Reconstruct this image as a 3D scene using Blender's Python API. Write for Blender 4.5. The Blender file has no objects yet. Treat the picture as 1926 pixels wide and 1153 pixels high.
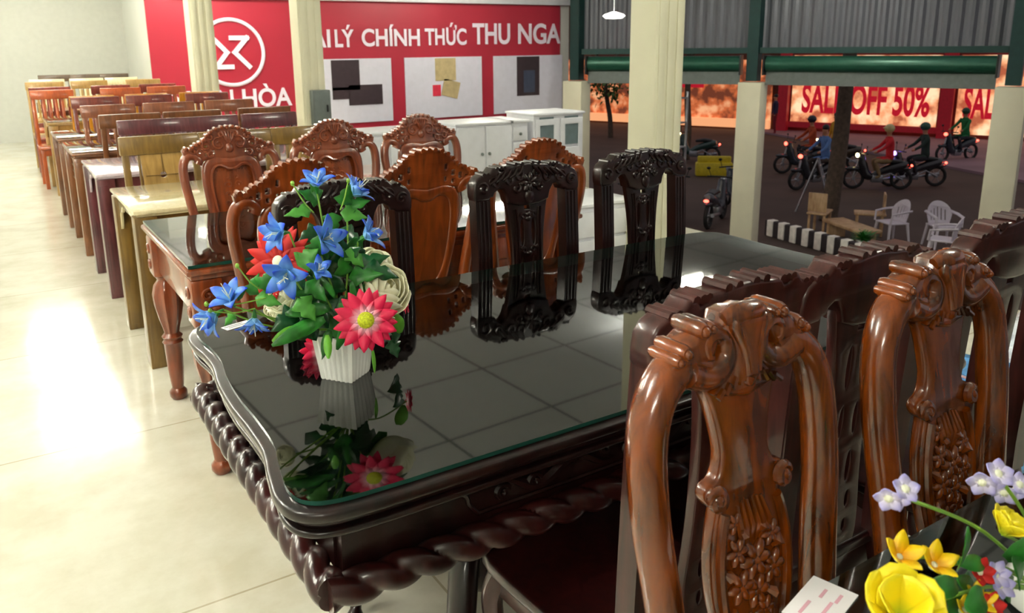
import bpy, bmesh, math, random
from mathutils import Vector, Matrix
random.seed(7)
PI = math.pi
C = bpy.context.scene.collection
sc = bpy.context.scene

# ---------------------------------------------------------------- camera
W, H = 1926, 1153
yaw, pitch, roll, F, CH, PX, PY = 0.564118536, 0.236496638, -0.01060836, 1527.00836, 1.46466509, 949.632, 453.211
fwd = Vector((math.sin(yaw)*math.cos(pitch), math.cos(yaw)*math.cos(pitch), -math.sin(pitch)))
r0 = Vector((math.cos(yaw), -math.sin(yaw), 0)); u0 = r0.cross(fwd)
rt = r0*math.cos(roll) + u0*math.sin(roll); up = -r0*math.sin(roll) + u0*math.cos(roll)
cd = bpy.data.cameras.new('camera'); cam = bpy.data.objects.new('camera', cd); C.objects.link(cam)
m3 = Matrix((rt, up, -fwd)).transposed()
cam.matrix_world = Matrix.Translation((0, 0, CH)) @ m3.to_4x4()
cd.sensor_width = 36; cd.lens = F/W*36
cd.shift_x = (W/2-PX)/W; cd.shift_y = (PY-H/2)/W
cd.clip_start = 0.02; cd.clip_end = 300
cd.dof.use_dof = True; cd.dof.focus_distance = 1.8; cd.dof.aperture_fstop = 9.0
sc.camera = cam
sc.view_settings.view_transform = 'Standard'; sc.view_settings.look = 'None'
sc.view_settings.gamma = 1; sc.view_settings.exposure = 1.5
# ---------------------------------------------------------------- world: dusk sky
w = bpy.data.worlds.new('world'); sc.world = w; w.use_nodes = True
w.node_tree.nodes['Background'].inputs[0].default_value = (0.5, 0.46, 0.47, 1)
w.node_tree.nodes['Background'].inputs[1].default_value = 0.22
LAMP_POWER = 34.0      # emission of the ceiling lamps' diffusers

# ---------------------------------------------------------------- materials
def lin(h):
    h = h.lstrip('#'); o = []
    for i in (0, 2, 4):
        c = int(h[i:i+2], 16)/255; o.append(c/12.92 if c <= .04045 else ((c+.055)/1.055)**2.4)
    return tuple(o)+(1,)
def newmat(name):
    m = bpy.data.materials.new(name); m.use_nodes = True
    return m, m.node_tree.nodes, m.node_tree.links, m.node_tree.nodes['Principled BSDF']
def plain(name, col, rough=.5, metal=0, coat=0, emit=0, noise=.12, scale=12, spec=.5, sub=0):
    m, n, l, b = newmat(name); c = lin(col)
    tc = n.new('ShaderNodeTexCoord'); nz = n.new('ShaderNodeTexNoise'); nz.inputs['Scale'].default_value = scale
    l.new(tc.outputs['Object'], nz.inputs['Vector'])
    r = n.new('ShaderNodeValToRGB'); r.color_ramp.elements[0].position = .3; r.color_ramp.elements[1].position = .7
    r.color_ramp.elements[0].color = tuple(x*(1-noise) for x in c[:3])+(1,)
    r.color_ramp.elements[1].color = tuple(min(1, x*(1+noise)) for x in c[:3])+(1,)
    l.new(nz.outputs['Fac'], r.inputs[0]); l.new(r.outputs[0], b.inputs['Base Color'])
    b.inputs['Roughness'].default_value = rough; b.inputs['Metallic'].default_value = metal
    b.inputs['Coat Weight'].default_value = coat; b.inputs['Coat Roughness'].default_value = .08
    b.inputs['Specular IOR Level'].default_value = spec
    if emit:
        l.new(r.outputs[0], b.inputs['Emission Color']); b.inputs['Emission Strength'].default_value = emit
    return m
def wood(name, c1, c2, rough=.3, coat=.6, grain=1.0, bump=.0, spec=.5):
    m, n, l, b = newmat(name)
    tc = n.new('ShaderNodeTexCoord'); mp = n.new('ShaderNodeMapping'); mp.inputs['Scale'].default_value = (22*grain, 22*grain, 2.2*grain)
    l.new(tc.outputs['Object'], mp.inputs['Vector'])
    nz = n.new('ShaderNodeTexNoise'); nz.inputs['Scale'].default_value = 1.6; nz.inputs['Detail'].default_value = 6; nz.inputs['Distortion'].default_value = 1.2
    l.new(mp.outputs[0], nz.inputs['Vector'])
    nb = n.new('ShaderNodeTexNoise'); nb.inputs['Scale'].default_value = 5; nb.inputs['Detail'].default_value = 3
    l.new(tc.outputs['Object'], nb.inputs['Vector'])
    mx = n.new('ShaderNodeMath'); mx.operation = 'MULTIPLY_ADD'; mx.inputs[1].default_value = .5; l.new(nb.outputs['Fac'], mx.inputs[0])
    sc_ = n.new('ShaderNodeMath'); sc_.operation = 'MULTIPLY'; sc_.inputs[1].default_value = .5
    l.new(nz.outputs['Fac'], sc_.inputs[0]); l.new(sc_.outputs[0], mx.inputs[2])
    r = n.new('ShaderNodeValToRGB'); r.color_ramp.elements[0].position = .36; r.color_ramp.elements[1].position = .64
    r.color_ramp.elements[0].color = lin(c1); r.color_ramp.elements[1].color = lin(c2)
    l.new(mx.outputs[0], r.inputs[0]); l.new(r.outputs[0], b.inputs['Base Color'])
    b.inputs['Roughness'].default_value = rough; b.inputs['Coat Weight'].default_value = coat; b.inputs['Coat Roughness'].default_value = .07
    b.inputs['Specular IOR Level'].default_value = spec
    return m
def thin_glass(name, tint=(.86, .93, .9, 1), ior=1.85):
    m, n, l, b = newmat(name); n.remove(b)
    fr = n.new('ShaderNodeFresnel'); fr.inputs[0].default_value = ior
    tr = n.new('ShaderNodeBsdfTransparent'); tr.inputs[0].default_value = tint
    gl = n.new('ShaderNodeBsdfGlossy'); gl.inputs['Roughness'].default_value = .03; gl.inputs[0].default_value = (1, 1, 1, 1)
    mx = n.new('ShaderNodeMixShader'); l.new(fr.outputs[0], mx.inputs[0]); l.new(tr.outputs[0], mx.inputs[1]); l.new(gl.outputs[0], mx.inputs[2])
    l.new(mx.outputs[0], n['Material Output'].inputs[0]); return m
def emis(name, col, s):
    m, n, l, b = newmat(name); b.inputs['Base Color'].default_value = lin(col)
    b.inputs['Emission Color'].default_value = lin(col); b.inputs['Emission Strength'].default_value = s; return m

M_ROSE = wood('rosewood_dark', '#0c0505', '#240c0b', .3, .35, spec=.35)
M_ROSE2 = wood('rosewood_red_dark', '#150706', '#371110', .3, .45, spec=.35)
M_BROWN = wood('mahogany_gloss', '#270d01', '#853c05', .22, .7)
M_ORANGE = wood('carved_orange_wood', '#58220c', '#974718', .28, .6)
M_ORANGE_D = wood('carved_brown_wood', '#5a2614', '#8c4526', .28, .6)
M_OLIVE = wood('olive_ash_wood', '#5a421a', '#80622a', .35, .3)
M_OLIVE_T = wood('olive_wood_glare', '#c9bb8c', '#e0d5b0', .22, .9)  # glare on the olive tops is put into this paler colour
M_PURPLE = wood('purple_brown_wood', '#3f1b20', '#693338', .3, .5)
M_BRN = wood('plain_brown_wood', '#5d3518', '#85512a', .35, .35)
M_BRN2 = wood('russet_wood', '#6e3820', '#95532f', .35, .35)
M_RED = wood('red_brown_wood', '#5e231b', '#8c3a2a', .35, .35)
M_AMBER = wood('amber_wood', '#b0700f', '#dc9722', .35, .3)
M_TAN = wood('tan_wood', '#8a6a35', '#b08c4e', .35, .3)
M_ORG = wood('orange_wood', '#8a3a14', '#b4531c', .35, .35)
M_DKBR = wood('dark_umber_wood', '#3a2c20', '#57432f', .4, .3)
M_GLASS = thin_glass('table_glass')
M_GEDGE = plain('glass_edge_green', '#1c4a40', .1, 0, .5)
M_CREAM = plain('cream_paint', '#e2dfc4', .5, noise=.04, scale=3)
M_WHITEP = plain('white_laminate', '#e6e8ee', .35, noise=.03)
M_WHITE = plain('white_wall_paint', '#d5d6cf', .7, noise=.03, scale=1.5)
M_REDB = plain('banner_red_vinyl', '#a81c33', .45, noise=.05, scale=1)
M_BWHITE = plain('banner_white_vinyl', '#ece2f0', .5, noise=.02)
M_GREEN = plain('green_steel', '#275a48', .3, .3, noise=.08)
M_DGREEN = plain('dark_green_steel', '#123a38', .5, .2, noise=.1)
M_GREYM = plain('grey_steel', '#6c7472', .45, .4, noise=.1)
M_BLACK = plain('black_plastic', '#101114', .4, noise=.1)
M_ASPH = plain('asphalt', '#4a3a33', .8, noise=.25, scale=.6)
M_PAVE = plain('pink_grey_paving', '#8d727c', .8, noise=.15, scale=.7)
M_RUB = plain('tyre_rubber', '#151515', .7)
M_LAMPW = emis('lamp_diffuser', '#fffbe8', LAMP_POWER)

def floor_mat():
    m, n, l, b = newmat('cream_floor_tiles')
    tc = n.new('ShaderNodeTexCoord'); br = n.new('ShaderNodeTexBrick')
    br.offset = 0; br.inputs['Scale'].default_value = 1; br.inputs['Brick Width'].default_value = 1.2; br.inputs['Row Height'].default_value = 1.2
    br.inputs['Mortar Size'].default_value = .004; br.inputs['Color1'].default_value = lin('#dddacb'); br.inputs['Color2'].default_value = lin('#d8d5c4'); br.inputs['Mortar'].default_value = lin('#b8af97')
    mp = n.new('ShaderNodeMapping'); mp.inputs['Location'].default_value = (.3, .35, 0)
    l.new(tc.outputs['Object'], mp.inputs[0]); l.new(mp.outputs[0], br.inputs['Vector'])
    nz = n.new('ShaderNodeTexNoise'); nz.inputs['Scale'].default_value = 3; nz.inputs['Detail'].default_value = 8; nz.inputs['Roughness'].default_value = .65
    l.new(tc.outputs['Object'], nz.inputs['Vector'])
    rp = n.new('ShaderNodeValToRGB'); rp.color_ramp.elements[0].color = (.84, .82, .76, 1); rp.color_ramp.elements[1].color = (1, 1, 1, 1); rp.color_ramp.elements[0].position = .35; rp.color_ramp.elements[1].position = .6
    l.new(nz.outputs['Fac'], rp.inputs[0])
    mx = n.new('ShaderNodeMix'); mx.data_type = 'RGBA'; mx.blend_type = 'MULTIPLY'; mx.inputs[0].default_value = 1
    l.new(br.outputs['Color'], mx.inputs[6]); l.new(rp.outputs[0], mx.inputs[7]); l.new(mx.outputs[2], b.inputs['Base Color'])
    b.inputs['Roughness'].default_value = .13; b.inputs['Specular IOR Level'].default_value = .7
    return m
def ceiling_mat():
    m, n, l, b = newmat('suspended_ceiling_tiles')
    tc = n.new('ShaderNodeTexCoord'); br = n.new('ShaderNodeTexBrick'); br.offset = 0
    br.inputs['Scale'].default_value = 1; br.inputs['Brick Width'].default_value = .98; br.inputs['Row Height'].default_value = 1.0
    br.inputs['Mortar Size'].default_value = .014; br.inputs['Mortar Smooth'].default_value = .1
    br.inputs['Color1'].default_value = lin('#eef3f8'); br.inputs['Color2'].default_value = lin('#e8eef3'); br.inputs['Mortar'].default_value = lin('#8b8f93')
    mp = n.new('ShaderNodeMapping'); mp.inputs['Location'].default_value = (.05, .25, 0); mp.inputs['Rotation'].default_value = (0, 0, -.06)
    l.new(tc.outputs['Object'], mp.inputs[0]); l.new(mp.outputs[0], br.inputs['Vector']); l.new(br.outputs['Color'], b.inputs['Base Color'])
    b.inputs['Roughness'].default_value = .8; return m
def corr_mat():
    m, n, l, b = newmat('corrugated_grey_sheet')
    b.inputs['Base Color'].default_value = lin('#5f6169'); b.inputs['Metallic'].default_value = .3; b.inputs['Roughness'].default_value = .45
    return m
def petal_mat(name, c_in, c_out, rin, rout, rough=.45):
    # colour runs from the flower's heart to the petal tip (the dye of the petal itself)
    m, n, l, b = newmat(name)
    at = n.new('ShaderNodeAttribute'); at.attribute_name = 'tip'
    r = n.new('ShaderNodeValToRGB'); r.color_ramp.elements[0].position = rin; r.color_ramp.elements[1].position = rout
    r.color_ramp.elements[0].color = lin(c_in); r.color_ramp.elements[1].color = lin(c_out)
    l.new(at.outputs['Fac'], r.inputs[0]); l.new(r.outputs[0], b.inputs['Base Color'])
    b.inputs['Roughness'].default_value = rough; return m

# ---------------------------------------------------------------- mesh builder
class MB:
    def __init__(s): s.v = []; s.f = []; s.mi = []; s.tip = {}
    def add(s, vs, fs, mi=0):
        o = len(s.v); s.v += [tuple(x) for x in vs]; s.f += [tuple(i+o for i in f) for f in fs]; s.mi += [mi]*len(fs); return s
    def box(s, c, d, mi=0, rz=0, bev=0, rot=None):
        hx, hy, hz = d[0]/2, d[1]/2, d[2]/2
        bm = bmesh.new(); bmesh.ops.create_cube(bm, size=1)
        for v in bm.verts: v.co = Vector((v.co.x*d[0], v.co.y*d[1], v.co.z*d[2]))
        if bev > 0: bmesh.ops.bevel(bm, geom=list(bm.edges), offset=min(bev, min(d)*.45), segments=2, affect='EDGES', profile=.5)
        R = rot if rot is not None else Matrix.Rotation(rz, 3, 'Z')
        bm.verts.index_update()
        s.add([R @ v.co + Vector(c) for v in bm.verts], [[v.index for v in f.verts] for f in bm.faces], mi); bm.free(); return s
    def tube(s, pts, rad, n=10, mi=0, cap=True, side=None, sq=1.0, flat=None):
        """sweep; rad: scalar | list of scalars | list of (a,b); side: fixed axis for b; sq<1 squarer"""
        P = [Vector(p) for p in pts]; N = len(P)
        if not isinstance(rad, (list, tuple)): rad = [rad]*N
        if flat: rad = [(x if isinstance(x, tuple) else (x, x*flat)) for x in rad]
        rad = [x if isinstance(x, tuple) else (x, x) for x in rad]
        T = [(P[min(i+1, N-1)]-P[max(i-1, 0)]).normalized() for i in range(N)]
        if side is not None:
            B = [Vector(side)]*N; A = [T[i].cross(B[i]).normalized() for i in range(N)]
        else:
            a = T[0].orthogonal().normalized(); A = []; B = []
            for i in range(N):
                a = (a - T[i]*a.dot(T[i]))
                a = a.normalized() if a.length > 1e-6 else T[i].orthogonal().normalized()
                A.append(a); B.append(T[i].cross(a).normalized())
        vs = []; fs = []
        for i in range(N):
            for k in range(n):
                t = 2*PI*k/n; c, q = math.cos(t), math.sin(t)
                c = math.copysign(abs(c)**sq, c); q = math.copysign(abs(q)**sq, q)
                vs.append(P[i]+A[i]*c*rad[i][0]+B[i]*q*rad[i][1])
        for i in range(N-1):
            for k in range(n):
                k2 = (k+1) % n; fs.append((i*n+k, i*n+k2, (i+1)*n+k2, (i+1)*n+k))
        if cap: fs.append(tuple(reversed(range(n)))); fs.append(tuple((N-1)*n+k for k in range(n)))
        return s.add(vs, fs, mi)
    def lathe(s, prof, c=(0, 0, 0), n=20, mi=0, flute=0, fz=(0, 0), nf=8):
        vs = []; fs = []
        for (r, z) in prof:
            for k in range(n):
                t = 2*PI*k/n; rr = r
                if flute and fz[0] <= z <= fz[1]: rr = r*(1-flute*(.5+.5*math.cos(nf*t)))
                vs.append((c[0]+rr*math.cos(t), c[1]+rr*math.sin(t), c[2]+z))
        N = len(prof)
        for i in range(N-1):
            for k in range(n):
                k2 = (k+1) % n; fs.append((i*n+k, i*n+k2, (i+1)*n+k2, (i+1)*n+k))
        fs.append(tuple(reversed(range(n)))); fs.append(tuple((N-1)*n+k for k in range(n)))
        return s.add(vs, fs, mi)
    def ball(s, c, r, nu=8, nv=6, mi=0, R=None):
        if not isinstance(r, (tuple, list)): r = (r, r, r)
        vs = []; fs = []
        for j in range(1, nv):
            p = PI*j/nv
            for i in range(nu):
                t = 2*PI*i/nu; q = Vector((r[0]*math.sin(p)*math.cos(t), r[1]*math.sin(p)*math.sin(t), r[2]*math.cos(p)))
                if R is not None: q = R @ q
                vs.append(q+Vector(c))
        a = Vector((0, 0, r[2])); b = Vector((0, 0, -r[2]))
        if R is not None: a = R @ a; b = R @ b
        vs += [a+Vector(c), b+Vector(c)]; L = len(vs)
        for j in range(nv-2):
            for i in range(nu):
                i2 = (i+1) % nu; fs.append((j*nu+i, (j+1)*nu+i, (j+1)*nu+i2, j*nu+i2))
        for i in range(nu):
            i2 = (i+1) % nu; fs.append((L-2, i, i2)); fs.append((L-1, (nv-2)*nu+i2, (nv-2)*nu+i))
        return s.add(vs, fs, mi)
    def plate(s, outer, holes=(), th=.02, bev=.003, y=0, mi=0, plane='xz', z=0):
        cu = bpy.data.curves.new('tmp', 'CURVE'); cu.dimensions = '2D'; cu.fill_mode = 'BOTH'
        cu.extrude = max(th/2-bev, .0001); cu.bevel_depth = bev; cu.bevel_resolution = 2; cu.offset = -bev*.9
        for L in [outer]+list(holes):
            sp = cu.splines.new('POLY'); sp.points.add(len(L)-1); sp.use_cyclic_u = True
            for i, (a, b) in enumerate(L): sp.points[i].co = (a, b, 0, 1)
        ob = bpy.data.objects.new('tmp', cu); me = bpy.data.meshes.new_from_object(ob)
        if plane == 'xz': vs = [(v.co.x, y-v.co.z, v.co.y) for v in me.vertices]
        elif plane == 'yz': vs = [(y+v.co.z, v.co.x, v.co.y) for v in me.vertices]
        else: vs = [(v.co.x, v.co.y, z+v.co.z) for v in me.vertices]
        s.add(vs, [tuple(q.vertices) for q in me.polygons], mi)
        bpy.data.objects.remove(ob); bpy.data.curves.remove(cu); bpy.data.meshes.remove(me); return s
    def text(s, body, size, loc, ax=(1, 0, 0), ay=(0, 0, 1), th=.01, mi=0, align='LEFT', bold=0, xs=1.0):
        cu = bpy.data.curves.new('tmp', 'FONT'); cu.body = body; cu.size = size; cu.extrude = th/2; cu.offset = bold; cu.align_x = align
        ob = bpy.data.objects.new('tmp', cu); me = bpy.data.meshes.new_from_object(ob)
        ax = Vector(ax).normalized(); ay = Vector(ay).normalized(); az = ax.cross(ay); o = Vector(loc)
        s.add([o+ax*v.co.x*xs+ay*v.co.y+az*v.co.z for v in me.vertices], [tuple(q.vertices) for q in me.polygons], mi)
        bpy.data.objects.remove(ob); bpy.data.curves.remove(cu); bpy.data.meshes.remove(me); return s
    def map(s, fn): s.v = [tuple(fn(Vector(v))) for v in s.v]; return s
    def build(s, name, mats, parent=None, smooth=True, ang=40, loc=None):
        me = bpy.data.meshes.new(name); me.from_pydata(s.v, [], s.f)
        if not isinstance(mats, (list, tuple)): mats = [mats]
        for m in mats: me.materials.append(m)
        me.polygons.foreach_set('material_index', s.mi)
        bm = bmesh.new(); bm.from_mesh(me); bmesh.ops.remove_doubles(bm, verts=bm.verts, dist=1e-6)
        bmesh.ops.recalc_face_normals(bm, faces=bm.faces); bm.to_mesh(me); bm.free()
        if smooth:
            me.polygons.foreach_set('use_smooth', [True]*len(me.polygons)); me.set_sharp_from_angle(angle=math.radians(ang))
        me.update()
        o = bpy.data.objects.new(name, me); C.objects.link(o)
        if parent: o.parent = parent
        if loc: o.location = loc
        return o
def tag(o, label=None, cat=None, group=None, kind=None):
    if label: o['label'] = label
    if cat: o['category'] = cat
    if group: o['group'] = group
    if kind: o['kind'] = kind
    return o
def thing(name, label, cat, loc=(0, 0, 0), rz=0, group=None):
    o = bpy.data.objects.new(name, None); C.objects.link(o); o.empty_display_size = .1
    o.location = loc; o.rotation_euler = (0, 0, rz); return tag(o, label, cat, group)
def struct(o): return tag(o, kind='structure')
def copy_tree(o, parent=None, **k):
    c = o.copy(); C.objects.link(c); c.parent = parent
    for ch in list(o.children): copy_tree(ch, c)
    return c
def dup(root, loc, rz, label, group=None, s=None):
    c = copy_tree(root); c.location = loc; c.rotation_euler = (0, 0, rz); c['label'] = label
    if group: c['group'] = group
    if s: c.scale = s
    return c
def cr(P, n=6, closed=False):
    """Catmull-Rom through points (2D or 3D)"""
    P = [Vector(p) for p in P]; N = len(P); out = []
    rng = range(N) if closed else range(N-1)
    for i in rng:
        g = lambda j: P[j % N] if closed else P[max(0, min(N-1, j))]
        a, b, c, d = g(i-1), g(i), g(i+1), g(i+2)
        for k in range(n):
            t = k/n
            out.append(.5*((2*b)+(c-a)*t+(2*a-5*b+4*c-d)*t*t+(3*b-a-3*c+d)*t**3))
    if not closed: out.append(P[-1])
    return [tuple(v) for v in out]
def mirror(R):     # right half from top centre to bottom centre -> closed outline
    return list(R)+[(-x, z) for x, z in reversed(R) if abs(x) > 1e-4]
def spiral(cx, cz, r, turns=1.4, d=1, a0=0, y=0, n=22, k=.18):
    return [(cx+r*(1-(1-k)*i/n)*math.cos(a0+d*2*PI*turns*i/n), y, cz+r*(1-(1-k)*i/n)*math.sin(a0+d*2*PI*turns*i/n)) for i in range(n+1)]
def taper(n, r, e=.35): return [r*(e+(1-e)*math.sin(PI*min(1, max(0, i/(n-1))))**.6) for i in range(n)]
def lerp(a, b, t): return a+(b-a)*t

# ================================================================ SETTING
GZ = -2.5
struct(MB().plate([(-3.3, -3.2), (4.72, -3.2), (4.72, 6.2), (5.25, 6.6), (5.25, 15.6), (-3.3, 15.6)], th=.3, bev=.001, plane='xy', z=-.15).build('floor', floor_mat(), smooth=False))
struct(MB().box((4.0, 6.2, 3.05), (14.0, 18.8, .1)).build('ceiling', ceiling_mat(), smooth=False))
struct(MB().box((-.5, 15.6, 1.4), (5.5, .2, 3.4)).build('wall_far', plain('pale_grey_wall_paint', '#bcbdb5', .7, noise=.03), smooth=False))
struct(MB().box((-3.3, 6.2, 1.4), (.2, 19, 3.4)).build('wall_left', M_WHITE, smooth=False))
struct(MB().box((1.0, -3.3, 1.4), (8.8, .2, 3.4)).build('wall_behind', plain('grey_wall_paint', '#8a8a84', .7, noise=.03), smooth=False))
struct(MB().box((6.1, 13.45, .35), (7.8, .2, 5.5)).box((2.27, 14.5, 1.4), (.14, 2.1, 3.4)).build('wall_banner', M_WHITE, smooth=False))
struct(MB().box((6.3, 13.28, 2.33), (7.4, .16, .25), bev=.01).build('trim_beam', M_WHITEP))
struct(MB().box((15, 6, GZ-.1), (60, 60, .2)).build('ground', M_ASPH, smooth=False))
# ================================================================ BANNER
bn = thing('shop_banner', 'big red wall banner with white lettering, round emblem and three product pictures', 'banner', (2.2, 13.33, 0))
MB().box((3.78, 0, 1.1), (7.56, .03, 2.22)).build('backing', M_REDB, bn, smooth=False)
def fit_text(body, x0, x1, z, h, parent, wd=1):
    m = MB().text(body, 1.0, (0, 0, 0), bold=.025*wd)
    xs = [v[0] for v in m.v]; base = MB().text('H', 1.0, (0, 0, 0)); hh = max(v[2] for v in base.v)
    a, b = min(xs), max(xs)
    m.map(lambda v: Vector((x0+(v.x-a)/(b-a)*(x1-x0), -.03+v.y*.5, z+v.z/hh*h)))
    return m.build('lettering', M_BWHITE, parent, smooth=False)
for body, x0, x1, z, h in (('ĐẠI', 2.2, 2.82, 1.47, .27), ('LÝ', 2.9, 3.24, 1.47, .27), ('CHÍNH', 3.38, 4.48, 1.48, .27), ('THỨC', 4.58, 5.43, 1.49, .27), ('THU', 5.56, 6.38, 1.5, .35), ('NGA', 6.56, 7.56, 1.5, .35), ('XUÂN', .2, 1.16, .55, .27), ('HÒA', 1.3, 2.1, .55, .27)):
    fit_text(body, x0, x1, z, h, bn)
lg = MB().tube([(1.19+.5*math.cos(a*PI/24), -.03, 1.4+.5*math.sin(a*PI/24)) for a in range(49)], (.03), 8, cap=False)
def bar2(mb, a, b, w_=.045, y=-.03):
    a = Vector((a[0], y, a[1])); b = Vector((b[0], y, b[1])); d = b-a; ang = math.atan2(d.z, d.x)
    mb.box((a+b)/2, (d.length+w_, .02, w_), rot=Matrix.Rotation(-ang, 3, 'Y'))
for a, b in [((.92, 1.62), (1.12, 1.4)), ((1.12, 1.4), (.94, 1.18)), ((.94, 1.18), (1.18, 1.18)), ((1.2, 1.62), (1.44, 1.62)), ((1.44, 1.62), (1.24, 1.4)), ((1.24, 1.4), (1.45, 1.18))]:
    bar2(lg, a, b, .07, -.03-.002*a[0]-.003*b[1])
lg.build('emblem', M_BWHITE, bn)
M_PIC = plain('picture_pale', '#d9d8e6', .4, noise=.03); M_PDK = plain('picture_dark_brown', '#33242b', .5); M_PTAN = plain('picture_tan', '#b9a67a', .5); M_PBL = plain('picture_slate', '#3a4258', .5); M_PRED = plain('picture_red', '#d22a44', .5)
for (x0, x1, kind) in ((2.6, 3.9, 0), (4.16, 5.74, 1), (6.0, 7.6, 2)):
    pn = MB().box(((x0+x1)/2, -.03, .73), (x1-x0, .02, 1.08)).build('picture_panel', M_PIC, bn, smooth=False)
    cx = (x0+x1)/2; q = MB()
    if kind == 0:
        q.box((cx-.2, -.045, 1.0), (.5, .01, .5)); q.box((cx+.15, -.045, .66), (.62, .01, .34)); q.box((cx-.3, -.045, .7), (.3, .01, .2)); mt = M_PDK
    elif kind == 1:
        q.box((cx+.02, -.045, 1.05), (.42, .01, .4)); q.box((cx+.12, -.045, .7), (.34, .01, .3), rot=Matrix.Rotation(.25, 3, 'Y')); mt = M_PTAN
        MB().box((cx-.17, -.045, .68), (.16, .01, .2)).build('printed_chair', M_PRED, pn, smooth=False)
    else:
        q.box((cx-.02, -.045, .88), (.52, .01, .74)); mt = M_PDK
        MB().box((cx, -.052, .78), (.26, .01, .42)).build('printed_mirror', M_PBL, pn, smooth=False)
    q.build('printed_furniture', mt, pn, smooth=False)
# ================================================================ COLUMNS
def column(x, y, w_, label, z0=0, z1=3.0, grp='cream columns inside the showroom'):
    mb = MB(); mb.box((0, 0, (z0+z1)/2), (w_, w_, z1-z0), bev=.01)
    for k in (-1, 0, 1): mb.box((k*w_*.3, -w_/2-.004, (z0+z1)/2), (w_*.2, .012, z1-z0-.02), bev=.003)
    return mb.build('column', M_CREAM, loc=(x, y, 0))
for i, a in enumerate([(2.38, 10.75, .28, ''), (3.28, 9.45, .28, ''), (3.70, 4.0, .245, '')]):
    o = column(*a); o.name = 'trim_column_%d' % (i+1); struct(o)
eb = thing('electrical_box', 'grey electrical box fixed on the column left of the first product picture', 'electrical box', (3.33, 9.27, .76))
MB().box((0, 0, 0), (.22, .12, .44), bev=.01).build('body', M_GREYM, eb); MB().box((0, -.065, 0), (.19, .012, .4), bev=.004).build('door', M_GREYM, eb)
MB().tube([(.06, -.08, .05), (.06, -.08, -.03)], .008, 6).build('latch', M_BLACK, eb)
# ================================================================ FACADE
FA = Vector((9.9, 13.3)); FD = Vector((.36, -1.0)).normalized(); fang = math.atan2(FD.y, FD.x)
def fp(x, y, z=0):   # point on facade nearest along the line of sight handled by caller
    return (x, y, z)
posts = [(9.75, 12.75), (11.62, 10.05), (13.05, 6.35), (14.3, 2.6)]
for i, (x, y) in enumerate(posts):
    struct(MB().box((x, y, (GZ+.78)/2), (.42, .34, .78-GZ), rz=fang, bev=.01).build('trim_post_%d' % (i+1), M_CREAM))
    struct(MB().box((x, y, 2.5), (.2, .2, 3.4), rz=fang).build('trim_steel_%d' % (i+1), M_DGREEN))
M_CORR = corr_mat()
for i in range(3):
    a = Vector(posts[i]); b = Vector(posts[i+1]); d = (b-a); L = d.length; d.normalize(); nrm = Vector((d.y, -d.x)); ang = math.atan2(d.y, d.x)
    if nrm.dot(Vector((-1, -1))) < 0: nrm = -nrm
    # corrugated sheet
    vs = []; fs = []; n = int(L/.045)
    for k in range(n+1):
        p = a+d*(L*k/n)+nrm*(-.12+(.022 if k % 4 in (1, 2) else 0))
        vs += [(p.x, p.y, 1.33), (p.x, p.y, 4.2)]
    for k in range(n): fs.append((2*k, 2*k+2, 2*k+3, 2*k+1))
    mbc = MB().add(vs, fs); o = mbc.build('wall_sheet_%d' % (i+1), M_CORR, smooth=False); o.modifiers.new('s', 'SOLIDIFY').thickness = .004; struct(o)
    mid = (a+b)/2
    struct(MB().box((mid.x, mid.y, 1.33), (L-.22, .12, .1), rz=ang).build('trim_beam_%d' % (i+1), M_DGREEN))
    rs = thing('roller_shutter', ['green roller shutter box over the opening beside the red banner', 'green roller shutter box over the wide opening onto the street', 'green roller shutter box at the far right edge'][i], 'shutter', (0, 0, 0))
    aa = a+d*.24; bb = b-d*.24
    MB().tube([(aa.x, aa.y, 1.1), (bb.x, bb.y, 1.1)], .14, 20).build('roll', M_GREEN, rs)
    MB().box((mid.x, mid.y, .86), (L-.46, .05, .24), rz=ang).build('curtain_edge', M_GREYM, rs)
    for e in (aa-d*.02, bb+d*.02): MB().box((e.x, e.y, 1.08), (.03, .34, .34), rz=ang).build('end_bracket', M_BLACK, rs)
# ================================================================ LAMPS
def ceil_light(x, y, label, rz=0, first=[None]):
    if first[0] is None:
        t = thing('ceiling_light', label, 'ceiling light', (x, y, 2.7), rz, 'ceiling lights')
        mb = MB(); mb.box((0, 0, .02), (1.28, .09, .04), bev=.006); mb.build('housing', M_WHITEP, t)
        for s in (-1, 1): MB().tube([(s*.5, 0, .04), (s*.5, 0, .3)], .005, 6).build('hanger', M_WHITEP, t)
        for s in (-1, 1): MB().tube([(-.6, s*.08, -.022), (.6, s*.08, -.022)], .02, 10).build('tube', M_LAMPW, t)
        first[0] = t
    else: dup(first[0], (x, y, 2.7), rz, label, 'ceiling lights')
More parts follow.
